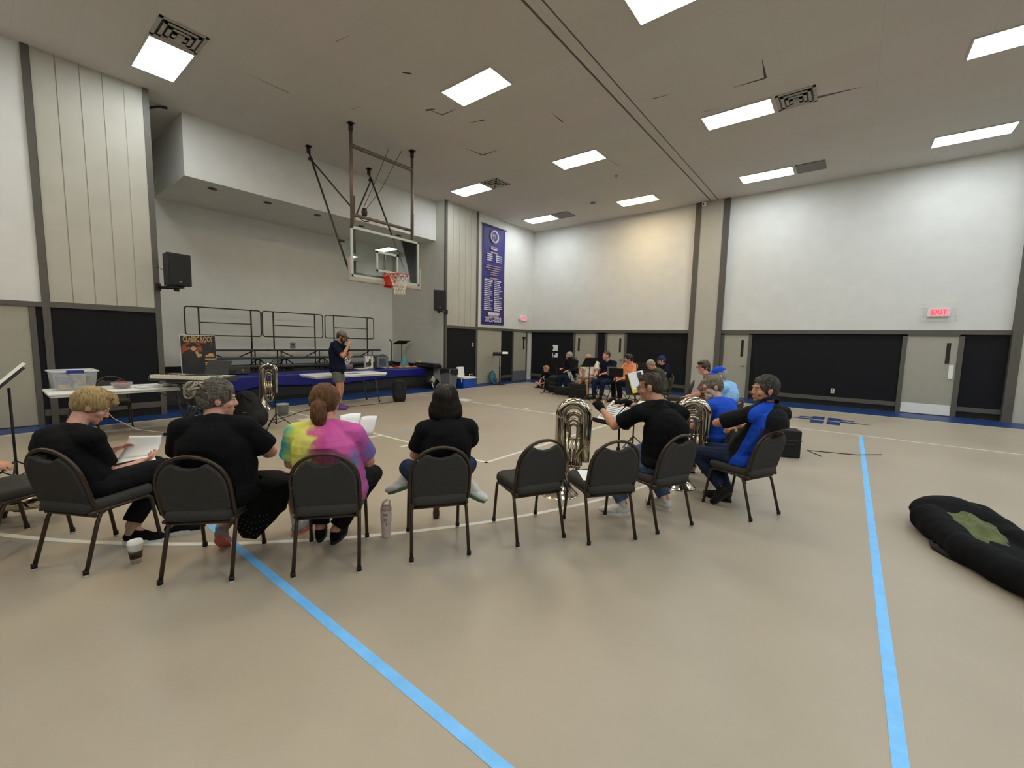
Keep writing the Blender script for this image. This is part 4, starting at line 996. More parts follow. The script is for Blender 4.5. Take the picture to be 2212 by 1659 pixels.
def strands(o, hc, HQ, style, n, mats, seed, rad=.0013, mess=.25):
    """locks of hair laid over the hair volume, part of the same mesh"""
    from mathutils.bvhtree import BVHTree
    me = o.data; bv = BVHTree.FromPolygons([v.co.copy() for v in me.vertices], [tuple(q.vertices) for q in me.polygons])
    rn = random.Random(seed); HI = HQ.transposed(); m = MB(); npol = len(me.polygons)
    for k in range(n):
        f = me.polygons[rn.randrange(npol)]; pt = f.center.copy(); lift = rn.uniform(.0, .005); L = rn.randint(4, 9) if style not in ('bob', 'pony', 'long') else rn.randint(8, 14)
        P_ = []; jx = rn.uniform(-mess, mess); jy = rn.uniform(-mess, mess)
        for s in range(L):
            lc, nn, idx, ds = bv.find_nearest(pt)
            if lc is None: break
            P_.append(lc+nn*(lift*math.sin(math.pi*min(1, (s+1)/L))+.0006)); h = HI @ (lc-hc)
            if style in ('bob', 'long'): dd = Vector((h.x*4, h.y*3, -.35 if h.z > .07 else -1))
            elif style == 'pony': dd = Vector((0, -.12, .0))-h if h.y > -.115 else Vector((0, -.2, -1))
            elif style == 'bun': dd = Vector((0, -.12, .05))-h
            elif style == 'full': dd = Vector((h.x*1.3, h.y+.05, (h.z-.13)*.9))
            else: dd = Vector((h.x*.8, -.05 if h.y > -.06 else 0, -.03-(.09 if h.z < .06 else 0)))
            dd = dd.normalized()+Vector((jx, jy, jx*.5)); w = HQ @ dd; w = (w-nn*w.dot(nn))
            if w.length < 1e-5: break
            pt = lc+w.normalized()*.011
        if len(P_) > 2:
            m.m = 0 if rn.random() < .6 else 1
            m.tube(P_, [rad*(1-.6*i/len(P_)) for i in range(len(P_))], 3, cap=False)
    t = m.mesh('strand', mats); bm = bmesh.new(); bm.from_mesh(me); bm.from_mesh(t); bm.to_mesh(me); bm.free(); bpy.data.meshes.remove(t)
    me.materials.clear()
    for x in mats: me.materials.append(x)
    for q in me.polygons: q.use_smooth = True
def hand(m, W, d, n, s, curl=.5, k=1.0):
    """palm and five separate fingers; d = direction of the hand, n = palm normal, s = +1 when the thumb is on the d x n side"""
    d = Vector(d).normalized(); n = Vector(n); n = (n-d*n.dot(d)).normalized(); a = d.cross(n)*s; W = Vector(W)
    q = Matrix((a, d, n)).transposed()
    m.ell(W+d*.045*k, (.040*k, .055*k, .017*k), q, 12, 8); cap(m, W-d*.02, W+d*.03*k, .025*k, .028*k, 10)
    for i, (off, L) in enumerate(((.030, .072), (.010, .082), (-.011, .076), (-.029, .058))):
        b = W+d*.085*k+a*off*k; v = d; r = .0098*k; cu = curl*(1+.12*i)
        for sg in range(3):
            ang = cu*(.75 if sg == 0 else 1.0); v = (Matrix.Rotation(-ang, 3, a*s) @ v) if False else (v*math.cos(ang)+n*math.sin(ang)*1.0).normalized()
            nn = (n-v*n.dot(v))
            e = b+v*(L*k*(.45, .32, .27)[sg]); cap(m, b, e, r, r*.88, 8); b = e; r *= .88
            n2 = a.cross(v)*(1 if a.cross(v).dot(n) >= 0 else -1) if a.cross(v).length > 1e-6 else n
    b = W+d*.025*k+a*.03*k; v = (d*.65+a*.7+n*.25).normalized(); e = b+v*.042*k; cap(m, b, e, .0125*k, .0105*k, 8); v2 = (d*.85+a*.2+n*.4).normalized(); cap(m, e, e+v2*.034*k, .0105*k, .009*k, 8)
SEAT = dict(hip=(0, -.06, .53), waist=(0, -.10, .70), chest=(0, -.11, .87), neck=(0, -.08, 1.04), head=(0, -.02, 1.19), hf=(0, 1, -.05), hu=(0, .1, 1),
    shL=(-.18, -.09, .99), shR=(.18, -.09, .99), elL=(-.25, .04, .74), elR=(.25, .04, .74), wrL=(-.14, .26, .66), wrR=(.14, .26, .66), hdL=(.3, .9, -.1), hdR=(-.3, .9, -.1), hnL=(0, 0, -1), hnR=(0, 0, -1),
    hpL=(-.09, -.05, .52), hpR=(.09, -.05, .52), knL=(-.12, .39, .50), knR=(.12, .39, .50), anL=(-.12, .36, .10), anR=(.12, .36, .10), toL=(-.14, .53, .025), toR=(.14, .53, .025))
def person(label, loc, rz, J, P):
    """J: joints in the person's own frame; P: build, clothes, hair"""
    global SEATED
    SEATED = P.get('seated', True)
    t = thing('person', label, 'person', loc, R(rz))
    K = dict(SEAT); K.update(J); j = {k: Vector(v) for k, v in K.items()  if isinstance(v, tuple)}
    w = P.get('w', 1.0); vx = P.get('vx', .007); sk = skin_mat('skin_'+P.get('skin', 'fair'), SK[P.get('skin', 'fair')])
    hs = P.get('hs', 1.0); seed = P.get('seed', 1)
    ax = (j['neck']-j['hip']).normalized(); rt = (j['shR']-j['shL']).normalized()
    fw = rt.cross(ax)*-1; fw = ax.cross(rt) if ax.cross(rt).length > 0 else Vector((0, 1, 0)); fw = -fw if fw.dot(Vector((0, 1, 0))) < 0 and P.get('fwdcheck', True) else fw
    TQ = Matrix((rt, fw.normalized(), ax)).transposed()
    HQ = frame_q(j['hf'], j['hu']); hc = j['head']
    def HP(x, y, z): return hc+HQ @ Vector((x*hs, y*hs, z*hs))
    def HE(m, c, r, n=14, k=10): m.ell(HP(*c), tuple(x*hs for x in r), HQ, n, k)
    def torso(m, o):
        m.ell(j['hip']+Vector((0, 0, .03)), (.165*w+o, .125*w+o, .115+o), TQ, 18, 12)
        m.ell(j['waist']+TQ @ Vector((0, .03*(w-1)*3, 0)), (.15*w+o, .115*w+o+.03*(w-1), .15+o), TQ, 18, 12)
        m.ell(j['chest'], (.165*(.6+.4*w)+o, .115*(.5+.5*w)+o, .17+o), TQ, 18, 12)
        cap(m, j['shL'], j['shR'], .062+o, .062+o)
        for s in ('shL', 'shR'): cap(m, j['neck']-ax*.01, j[s]+ax*.012, .05+o*.8, .05+o)
        cap(m, j['chest'], j['shL']*.5+j['shR']*.5, .1+o, .09+o)
        for s in (-1, 1): cap(m, j['hip']+rt*s*.055*w+Vector((0, 0, .06)), j['chest']+rt*s*.06*w, .105*w+o, .10*(.5+.5*w)+o)
    # body: one continuous surface with head, face, arms, hands, legs
    b = MB(); torso(b, 0)
    cap(b, j['neck']-ax*.03, HP(0, -.022, -.06), .058*(.7+.3*w), .054*(.8+.2*w))
    HE(b, (0, -.012, .03), (.076, .094, .086)); HE(b, (0, .028, -.018), (.061, .064, .085)); HE(b, (0, .032, -.065), (.05*(.8+.2*w), .052, .045)); HE(b, (0, .068, -.094), (.022, .018, .018))
    if w > 1.15: HE(b, (0, .03, -.095), (.045, .045, .03))
    cap(b, HP(0, .082, .012), HP(0, .101, -.029), .0075*hs, .0115*hs, 10); HE(b, (-.011, .092, -.034), (.008, .009, .007)); HE(b, (.011, .092, -.034), (.008, .009, .007)); HE(b, (0, .074, .026), (.05, .016, .012))
    for s in (-1, 1):
        HE(b, (s*.04, .055, -.03), (.024, .024, .024)); HE(b, (s*.08, -.012, -.012), (.009, .021, .033), 12, 8); HE(b, (s*.084, -.02, -.004), (.012, .012, .024), 10, 8)
    HE(b, (0, .082, -.062), (.022, .011, .008)); HE(b, (0, .08, -.072), (.02, .011, .008))
    aw = P.get('aw', .85+.15*w*w)
    for s, sg in (('L', -1), ('R', 1)):
        e, wr_, sh = j['el'+s], j['wr'+s], j['sh'+s]
        cap(b, sh, e, .046*aw, .039*aw); mid = e.lerp(wr_, .3); cap(b, e, mid, .038*aw, .041*aw); cap(b, mid, wr_, .041*aw, .026*(.7+.3*aw))
        hand(b, wr_, j['hd'+s], j['hn'+s], K.get('th'+s, sg), P.get('curl', .45))
        kn, an, hp = j['kn'+s], j['an'+s], j['hp'+s]; lw = P.get('lw', .8+.2*w)
        cap(b, hp, kn, .08*lw, .056*lw); m2 = kn.lerp(an, .32); cap(b, kn, m2, .052*lw, .055*lw); cap(b, m2, an, .055*lw, .034*lw); cap(b, an, an.lerp(j['to'+s], .35)+Vector((0, 0, -.012)), .031, .02)
    body = fuse('body', b, vx, sk, t, 3)
    # shirt
    sm = P['shirt']; o = P.get('so', .016); c = MB(); torso(c, o)
    hem = P.get('hem', .06)
    c.ell(j['hip']+Vector((0, .0, .03-hem*.4)), (.165*w+o+.012, .13*w+o+.01, .1+hem*.6), TQ, 18, 12)
    for s in 'LR':
        e, wr_, sh = j['el'+s], j['wr'+s], j['sh'+s]; f = P.get('sleeve', .62)
        if f <= 1: q = sh.lerp(e, f); cap(c, sh, q, .052*aw+o, .053*aw+o*1.25, 14, False)
        else: cap(c, sh, e, .054*aw+o, .046*aw+o, 14); cap(c, e, e.lerp(wr_, f-1), .046*aw+o, .034*aw+o, 14, False)
    shirt = fuse('shirt', c, vx, sm, t, 4, P.get('wr', .007), (7, 7, 13), seed)
    if P.get('collar'):
        m = MB(); nq = HP(0, -.02, -.075); base = j['neck']
        q = (nq-base).to_track_quat('Z', 'Y'); m.lathe([(.075, .0), (.072, .03), (.068, .05), (.074, .05), (.085, .01)], base+ax*.02, 18, q); fuse('collar', m, .006, P['collar'], t, 2)
    # trousers, shorts or skirt
    pm = P.get('pants')
    if pm:
        c = MB(); o = .012; lw = P.get('lw', .8+.2*w)
        c.ell(j['hip']+Vector((0, 0, -.0)), (.165*w+o, .13*w+o, .1+o), TQ, 18, 12)
        L = P.get('leg', 1.0)
        for s in 'LR':
            hp, kn, an = j['hp'+s], j['kn'+s], j['an'+s]
            if L >= .99: cap(c, hp, kn, .085*lw+o, .062*lw+o); cap(c, kn, kn.lerp(an, .93), .06*lw+o, .045*lw+o*1.6, 14, False)
            else: q = hp.lerp(kn, L); cap(c, hp, q, .085*lw+o, .075*lw+o*1.8, 14, L >= .95)
            if L < .99 and L > .9: cap(c, q, q.lerp(an, .2), .07*lw+o, .075*lw+o, 14, False)
        fuse('trousers' if L >= .99 else 'shorts', c, vx, pm, t, 4, .006, (8, 8, 12), seed+3)
    if P.get('extra'): P['extra'](t, j, HP, HE, HQ, vx)
    # shoes
    for s in 'LR':
        an, to = j['an'+s], j['to'+s]; d = (to-an); 
        if P.get('flat'+s, True): d = Vector((d.x, d.y, 0)); d.normalize(); up = Vector((0, 0, 1)); z0 = 0.0; base = Vector((an.x, an.y, 0))-d*.05
        else:
            d.normalize(); up = Vector((0, 0, 1)); up = (up-d*up.dot(d)).normalized() if abs(d.z) < .98 else Vector((1, 0, 0)); base = an-d*.055-up*.062
        q = frame_q(d, up); L = P.get('foot', .27)
        m = MB(); m.ell(base+q @ Vector((0, .07, .05)), (.042, .075, .048), q, 14, 8); m.ell(base+q @ Vector((0, L*.66, .038)), (.046, .095, .034), q, 14, 8); m.ell(base+q @ Vector((0, .06, .08)), (.038, .048, P.get('boot', .045)), q, 14, 8); cap(m, base+q @ Vector((0, .09, .08)), base+q @ Vector((0, L*.6, .045)), .036, .036)
        sh = fuse('shoe', m, .006, P.get('shoe', M_blk2), t, 2)
        pts = []
        for k in range(20):
            a = 2*math.pi*k/20; pts.append(((.044+.006*math.sin(a))*math.cos(a), L*.47+(L*.5)*math.sin(a)))
        m = MB().prism(pts, .0, P.get('soleh', .022), Matrix.Translation(base) @ q.to_4x4()); obj('sole', m, P.get('sole', M_blk2), sh)
        if P.get('sock'):
            m = MB(); cap(m, base+q @ Vector((0, .055, .09)), an.lerp(j['kn'+s], .22), .042, .046, 12, False); fuse('sock', m, .006, P['sock'], t, 2)
        if P.get('lace'): obj('laces', MB().box(base+q @ Vector((0, L*.42, .085)), (.04, .09, .012), q @ Matrix.Rotation(R(-28), 3, 'X')), P['lace'], sh)
    # eyes, brows, mouth
    if P.get('face', True):
        for s in (-1, 1):
            e = MB(); e.ell(HP(s*.031, .0755, .004), tuple(x*hs for x in (.0125, .009, .0052)), HQ, 12, 8); ey = obj('eye', e, mat('eye_white', (168, 158, 150), .3), t)
            obj('iris', MB().ell(HP(s*.031, .0825, .004), tuple(x*hs for x in (.0055, .003, .0055)), HQ, 10, 6), mat('iris_dark', (40, 32, 26), .3), ey)
            obj('eyebrow', MB().ell(HP(s*.033, .081, .024), tuple(x*hs for x in (.018, .006, .004)), HQ, 10, 6), P.get('brow', P['hair']), t)
        obj('mouth', MB().ell(HP(0, .0905, -.067), tuple(x*hs for x in (.02, .004, .004 if not P.get('smile') else .008)), HQ, 12, 6), mat('lips', (140, 74, 66), .5), t)
    # hair
    st = P.get('style', 'short'); hm = P['hair']; m = MB(); hv = P.get('hv', min(vx, .007)); wr_, fr = .004, (55, 30, 40)
    if st in ('short', 'thin', 'full', 'bob', 'pony', 'bun', 'long', 'wavy'):
        t_ = .006 if st == 'thin' else .014 if st == 'short' else .02
        HE(m, (0, -.024, .036), (.076+t_, .088+t_, .082+t_)); HE(m, (0, -.055, -.012), (.066+t_*.6, .055+t_*.5, .06)); HE(m, (0, .01, .075), (.062+t_*.5, .068, .035+t_*.5))
    if st == 'full': HE(m, (0, .03, .095), (.07, .065, .04)); HE(m, (0, .07, .075), (.05, .04, .03)); HE(m, (0, -.08, .03), (.07, .05, .07)); wr_ = .007; fr = (40, 18, 18)
    if st == 'bob':
        HE(m, (0, -.025, .03), (.098, .105, .095)); HE(m, (0, -.04, -.03), (.112, .088, .10)); HE(m, (0, -.045, -.075), (.124, .078, .085)); HE(m, (-.08, -.005, -.07), (.042, .06, .085)); HE(m, (.08, -.005, -.07), (.042, .06, .085)); wr_ = .002; fr = (60, 60, 4)
    if st == 'long': HE(m, (0, -.05, -.02), (.092, .07, .1)); HE(m, (0, -.06, -.1), (.08, .05, .08)); HE(m, (.06, -.01, -.06), (.03, .045, .08)); HE(m, (-.06, -.01, -.06), (.03, .045, .08)); wr_ = .005; fr = (60, 60, 6)
    if st == 'pony':
        HE(m, (0, -.03, .02), (.097, .104, .098)); HE(m, (0, -.115, .0), (.03, .03, .03)); P_ = [HP(0, -.11, .005), HP(.01, -.145, -.03), HP(.015, -.145, -.09), HP(.02, -.125, -.15)]
        for a, c2, r0, r1 in ((0, 1, .028, .045), (1, 2, .045, .05), (2, 3, .05, .03)): cap(m, P_[a], P_[c2], r0, r1)
        wr_ = .004; fr = (60, 25, 12)
    if st == 'bun': HE(m, (0, -.03, .025), (.092, .1, .088)); wr_ = .006; fr = (60, 10, 60)
    if st == 'wavy': HE(m, (0, -.03, .03), (.1, .1, .095)); HE(m, (0, .03, .085), (.075, .06, .035)); HE(m, (0, -.07, -.05), (.08, .05, .06)); wr_ = .008; fr = (30, 30, 30)
    if st == 'side': HE(m, (0, -.05, .0), (.084, .07, .07)); HE(m, (0, -.02, .02), (.086, .085, .07)); wr_ = .004
    if st != 'bald':
        sv = SEATED; SEATED = False; ho = fuse('hair', m, hv, hm, t, 3, wr_*P.get('hwr', 1), fr, seed); SEATED = sv
        if vx < .0075: strands(ho, hc, HQ, st, P.get('ns', 1500), [hm, P.get('hair3', hm)], seed, P.get('sr', .0013), P.get('mess', .22))
        if st == 'bun':
            bm = MB(); c0 = HP(.0, -.125, .05)
            rn = random.Random(3)
            for k in range(16):
                u = Vector((rn.uniform(-1, 1), rn.uniform(-1, 1), rn.uniform(-1, 1))).normalized(); v = u.orthogonal().normalized(); ww = u.cross(v); cc = c0+Vector((rn.uniform(-.03, .03), rn.uniform(-.03, .03), rn.uniform(-.025, .025))); rr = rn.uniform(.03, .055)
                bm.tube([cc+v*rr*math.cos(a*math.pi/8)+ww*rr*math.sin(a*math.pi/8) for a in range(16)], .0065, 6, closed=True)
            bm.ell(c0, (.048, .045, .042)); obj('hair_bun', bm, P.get('hair2', hm), t)
        if st == 'pony': obj('hair_tie', MB().tube([HP(.03*math.cos(a*math.pi/8), -.118, .005+.03*math.sin(a*math.pi/8)) for a in range(16)], .008, 8, closed=True), M_blk2, t)
    if P.get('cap'):
        cm_, bmat, ang = P['cap']; m = MB(); HE(m, (0, -.018, .058), (.088, .102, .075)); HE(m, (0, -.018, .045), (.09, .104, .04)); cp = fuse('cap', m, .006, cm_, t, 2)
        br = MB().grid(lambda u, v: HP(*( (lambda a, rr: ((rr*math.sin(a))*math.cos(ang)-(-.01+rr*1.15*math.cos(a))*math.sin(ang), (rr*math.sin(a))*math.sin(ang)+(-.01+rr*1.15*math.cos(a))*math.cos(ang), .05-.012*abs(math.sin(a))-.014*v))(R(-55+110*u), .085+.075*v))), 12, 4)
        obj('cap_brim', br, bmat, cp, solid=.004)
    if P.get('beard'):
        m = MB(); HE(m, (0, .042, -.08), (.054, .052, .04)); HE(m, (0, .085, -.052), (.03, .012, .01)); HE(m, (-.055, .02, -.05), (.014, .028, .045)); HE(m, (.055, .02, -.05), (.014, .028, .045)); HE(m, (0, .07, -.105), (.03, .028, .026)); fuse('beard', m, .006, P['beard'], t, 2, .003, (60, 60, 30))
    if P.get('glasses'):
        g = MB()
        for s in (-1, 1):
            g.tube([HP(s*.033+.023*math.cos(a*math.pi/8), .096, .004+.017*math.sin(a*math.pi/8)) for a in range(16)], .0026*hs, 6, closed=True); g.tube([HP(s*.056, .095, .008), HP(s*.078, .06, .008), HP(s*.084, -.01, .004)], .0024*hs, 6)
        g.tube([HP(-.01, .1, .008), HP(.01, .1, .008)], .0024*hs, 6); obj('glasses', g, P['glasses'], t)
    return t
C_black = cloth('black', (14, 14, 16)); C_black2 = cloth('black_trousers', (20, 20, 23)); C_denim = cloth('denim', (70, 88, 116), var=.2, scale=14); C_denimd = cloth('dark_denim', (32, 42, 66), var=.15, scale=14)
C_navy = cloth('navy', (20, 24, 44)); C_blue = cloth('royal_blue', (34, 76, 184)); C_olive = cloth('olive', (70, 72, 56)); C_khaki = cloth('khaki', (150, 142, 118)); C_orange = cloth('orange', (224, 146, 108)); C_white = cloth('white', (214, 210, 196)); C_lblue = cloth('light_blue', (142, 186, 230)); C_grey = cloth('grey_shorts', (98, 98, 92))
S_white = mat('shoe_white', (206, 204, 198), .55, var=.04, scale=40); S_grey = mat('shoe_grey', (150, 146, 144), .8, var=.1, scale=60); S_sole = mat('sole_white', (214, 212, 206), .6); S_coral = mat('sole_coral', (206, 104, 94), .6, var=.15, scale=30); S_purple = mat('shoe_purple', (94, 50, 120), .6); S_green = mat('sole_green', (60, 104, 76), .5, var=.15, scale=20)
H_blond = hair_mat('hair_blond', (214, 186, 132), (146, 118, 78)); H_blond2 = hair_mat('hair_blond_light', (232, 212, 168), (190, 162, 114)); H_auburn2 = hair_mat('hair_auburn_light', (160, 118, 72), (110, 74, 42)); H_grey = hair_mat('hair_grey', (140, 130, 116), (54, 48, 42)); H_greyl = hair_mat('hair_grey_light', (172, 160, 140), (96, 86, 72)); H_auburn = hair_mat('hair_auburn', (134, 90, 52), (74, 46, 26)); H_dark = hair_mat('hair_dark_brown', (44, 31, 22), (20, 14, 10)); H_brown = hair_mat('hair_brown', (76, 60, 46), (36, 28, 22)); H_short = hair_mat('hair_short_brown', (92, 78, 64), (56, 46, 38)); H_salt = hair_mat('hair_salt_pepper', (104, 98, 92), (46, 42, 40)); H_silver = hair_mat('hair_silver', (176, 172, 166), (112, 106, 100)); H_sandy = hair_mat('hair_sandy', (190, 150, 98), (130, 92, 56))
def tie_dye():
    m = mat('cloth_tie_dye', (200, 80, 150), .92, bump=.2, bscale=300, spec=.15); nt = m.node_tree; N = nt.nodes; L = nt.links; b = N['Principled BSDF']
    tc = [n for n in N if n.type == 'TEX_COORD'][0]; sp = N.new('ShaderNodeSeparateXYZ'); L.new(tc.outputs['Object'], sp.inputs[0])
    nz = N.new('ShaderNodeTexNoise'); nz.inputs['Scale'].default_value = 11; nz.inputs['Detail'].default_value = 6; L.new(tc.outputs['Object'], nz.inputs['Vector'])
    ad = N.new('ShaderNodeMath'); ad.operation = 'MULTIPLY_ADD'; ad.inputs[1].default_value = .22; L.new(nz.outputs['Fac'], ad.inputs[0]); L.new(sp.outputs['X'], ad.inputs[2])
    mr = N.new('ShaderNodeMapRange'); mr.inputs[1].default_value = -.2; mr.inputs[2].default_value = .42; L.new(ad.outputs[0], mr.inputs[0])
    cr = N.new('ShaderNodeValToRGB'); e = cr.color_ramp.elements
    e[0].position = .02; e[0].color = rgb((64, 150, 160)); e[1].position = .10; e[1].color = rgb((150, 186, 110))
    for p, c in ((.15, (206, 200, 92)), (.34, (206, 200, 108)), (.40, (196, 92, 130)), (.5, (188, 76, 140)), (.66, (196, 92, 150)), (.8, (190, 84, 150)), (.92, (140, 90, 150))):
        k = e.new(p); k.color = rgb(c)
    L.new(mr.outputs[0], cr.inputs[0])
    def spot(c, r, col, prev):
        vm = N.new('ShaderNodeVectorMath'); vm.operation = 'DISTANCE'; vm.inputs[1].default_value = c; L.new(tc.outputs['Object'], vm.inputs[0])
        a = N.new('ShaderNodeMath'); a.operation = 'MULTIPLY_ADD'; a.inputs[1].default_value = .16; L.new(nz.outputs['Fac'], a.inputs[0]); L.new(vm.outputs['Value'], a.inputs[2])
        r_ = N.new('ShaderNodeMapRange'); r_.inputs[1].default_value = r+.06; r_.inputs[2].default_value = r+.11; r_.inputs[3].default_value = 1; r_.inputs[4].default_value = 0; L.new(a.outputs[0], r_.inputs[0])
        mx = N.new('ShaderNodeMix'); mx.data_type = 'RGBA'; L.new(r_.outputs[0], mx.inputs[0]); L.new(prev, mx.inputs[6]); mx.inputs[7].default_value = rgb(col); return mx.outputs[2]
    o = spot((.15, -.16, .76), .055, (52, 126, 160), cr.outputs[0]); o = spot((.24, -.02, .80), .05, (92, 110, 170), o); o = spot((-.22, -.08, .62), .09, (90, 176, 150), o)
    L.new(o, b.inputs['Base Color']); return m
def polo():
    m = mat('cloth_polo', (16, 16, 20), .85, bump=.2, bscale=300, spec=.2); nt = m.node_tree; N = nt.nodes; L = nt.links; b = N['Principled BSDF']
    tc = [n for n in N if n.type == 'TEX_COORD'][0]; sp = N.new('ShaderNodeSeparateXYZ'); L.new(tc.outputs['Object'], sp.inputs[0])
    def M(op, a, b_, c=None):
        n = N.new('ShaderNodeMath'); n.operation = op
        for i, v in enumerate((a, b_, c)):
            if v is None: continue
            if isinstance(v, (int, float)): n.inputs[i].default_value = v
            else: L.new(v, n.inputs[i])
        return n.outputs[0]
    dz = M('SUBTRACT', 1.0, sp.outputs['Z']); c0 = M('MULTIPLY_ADD', M('MULTIPLY', dz, dz), .52, -.225)
    dist = M('ABSOLUTE', M('SUBTRACT', sp.outputs['Y'], c0), 0); wd = M('MULTIPLY_ADD', dz, .13, .042)
    ins = M('LESS_THAN', dist, wd); sd = M('LESS_THAN', sp.outputs['X'], .0); msk = M('MULTIPLY', ins, sd)
    mx = N.new('ShaderNodeMix'); mx.data_type = 'RGBA'; L.new(msk, mx.inputs[0]); mx.inputs[6].default_value = rgb((17, 17, 20)); mx.inputs[7].default_value = rgb((24, 70, 178)); L.new(mx.outputs[2], b.inputs['Base Color']); return m
C_pattern = cloth('brown_print', (150, 110, 96), c2=(58, 40, 38), scale=55)

# ---- near arc, left to right
def near(*a, **k): return person(*a, **k)
near('person mostly out of view at the left edge, bare forearm reaching over an empty chair', (-5.36, -.5, 0), 30,
  dict(shR=(.17, -.02, .97), elR=(.45, .10, .68), wrR=(.72, .16, .625), hdR=(1, .12, -.05), hnR=(0, 0, -1)), dict(shirt=C_black, pants=C_black2, hair=H_brown, w=1.05, skin='tan', seed=21))
near('person in black T-shirt and black sneakers reading an open white booklet', (-4.07, .46, 0), 29.7,
  dict(hip=(-.01, -.07, .53), waist=(-.05, -.13, .66), chest=(-.10, -.12, .77), neck=(-.12, -.04, .915), head=(-.085, .075, 1.055), hf=(.55, .62, -.52), hu=(.25, .45, .9), shL=(-.275, -.07, .85), shR=(.075, -.06, .86),
   elL=(-.36, .07, .62), elR=(.055, .05, .575), wrL=(-.24, .27, .66), wrR=(.05, .26, .60), hdL=(.3, .8, .35), hdR=(-.1, .95, .12), hnL=(.5, 0, -.6), hnR=(-.4, 0, .8),
   hpL=(-.09, -.05, .525), hpR=(.09, -.05, .525), knL=(.0, .42, .535), knR=(.13, .38, .54), anL=(.19, .36, .15), anR=(.03, .18, .14), toL=(.33, .45, .03), toR=(.21, .26, .03)),
  dict(shirt=C_black, pants=C_black2, hair=H_blond, hair3=H_blond2, hwr=.6, mess=.5, ns=2600, style='full', w=.98, skin='pink', shoe=C_black, sole=S_sole, soleh=.034, lace=S_white, sock=mat('sock_tan', (168, 140, 116), .8), boot=.07, seed=2, sleeve=.7, vx=.006, leg=1.0))
def bun_extra(t, j, HP, HE, HQ, vx):
    def sk(u, v):
        a = 2*math.pi*u; c, s = math.cos(a), math.sin(a)
        if v < .55:                                       # over the lap
            k = v/.55; cx = .06+.12*k; cy = -.02+.22*k; rx = .25+.01*k; ry = .16+.10*k; z = .60-.06*k-.02*k*k
        else:                                             # hanging at the near side, shorter over the far knee
            k = (v-.55)/.45; cx = .18+.035*k; cy = .20+.04*k; rx = .26-.10*k; ry = .26-.12*k; z = .52-.40*k
            z += k*(.17*max(0, c)+.10*max(0, s))
        f = 1+.03*math.sin(9*a+v*3)*v
        return (cx+rx*c*f, max(cy+ry*s*f, -.13), z)
    obj('skirt', MB().grid(sk, 72, 24), cloth('black_skirt', (12, 12, 13)), t, solid=.006)
    m = MB()
    for k in range(70):
        a = R(150+2.2*k); 
        p = Vector(sk(a/(2*math.pi), .80+.19*((k*7) % 10)/10)); m.ell(p+Vector((0, -.004, 0)), (.006, .003, .004), None, 6, 4)
    obj('hem_lace', m, mat('lace_grey', (58, 58, 60), .8), t)['kind'] = 'stuff'
near('person in black blouse and long black skirt, head turned right', (-3.32, .94, 0), 47.4,
  dict(hip=(.05, -.05, .55), waist=(.07, -.09, .70), chest=(.07, -.10, .85), neck=(.055, -.06, 1.015), head=(.06, .0, 1.155), hf=(.86, .5, -.1), hu=(.02, .05, 1), shL=(-.12, -.09, .965), shR=(.245, -.07, .965),
   elL=(-.19, .0, .76), elR=(.345, .06, .775), wrL=(-.04, .26, .70), wrR=(.2, .28, .72), knL=(.08, .42, .47), knR=(.37, .40, .47), anL=(-.05, .17, .155), anR=(.385, .42, .11), toL=(-.075, .29, .05), toR=(.43, .56, .03)),
  dict(shirt=C_black, hair=H_grey, hair3=H_greyl, ns=2200, sr=.0015, hair2=H_greyl, style='bun', w=1.4, skin='pink', shoe=S_grey, sole=S_coral, flatL=False, seed=5, sleeve=.78, extra=bun_extra, vx=.006, so=.02, hem=.08, sock=S_white, hs=1.02))
near('person in pink and yellow tie-dye shirt holding up music sheets', (-2.81, 1.51, 0), 51.3,
  dict(hip=(.0, -.05, .54), waist=(-.01, -.10, .68), chest=(-.02, -.11, .82), neck=(-.035, -.05, .985), head=(-.03, .015, 1.125), hf=(.22, .95, -.15), hu=(0, .1, 1), shL=(-.21, -.08, .925), shR=(.165, -.08, .915),
   elL=(-.265, .0, .71), elR=(.245, .05, .685), wrL=(-.10, .25, .76), wrR=(.185, .25, .78), hdR=(-.1, .8, .5), hdL=(.3, .8, .4), knL=(-.13, .40, .50), knR=(.24, .36, .49), anL=(-.15, .30, .1), anR=(-.03, .24, .095), toL=(-.17, .46, .03), toR=(.0, .38, .03)),
  dict(shirt=tie_dye(), pants=C_black2, hair=H_auburn, hair3=H_auburn2, style='pony', w=1.36, skin='pink', shoe=C_black, seed=7, sleeve=.75, vx=.006, so=.018, hem=.1, hs=1.0, leg=1.0))
near('person in black T-shirt sitting with folded legs, white sneakers out to both sides', (-2.40, 2.13, 0), 55.1,
  dict(hip=(.04, -.06, .54), waist=(.055, -.09, .68), chest=(.06, -.10, .82), neck=(.06, -.05, .97), head=(.06, .0, 1.115), hf=(.06, 1, -.06), hu=(0, .05, 1), shL=(-.10, -.08, .915), shR=(.22, -.08, .92),
   elL=(-.165, .0, .72), elR=(.275, .09, .76), wrL=(.03, .2, .70), wrR=(.06, .24, .74), hdR=(-.9, .2, 0), hdL=(.9, .2, 0), knL=(-.2, .30, .53), knR=(.30, .30, .53), anL=(.24, .03, .44), anR=(-.21, .27, .44), toL=(.38, -.03, .37), toR=(-.38, .31, .375)),
  dict(shirt=C_black, pants=C_denimd, hair=H_dark, style='bob', w=1.12, skin='pink', shoe=S_white, sole=S_green, flatL=False, flatR=False, seed=9, sleeve=.75, vx=.006, hem=.12, foot=.25))
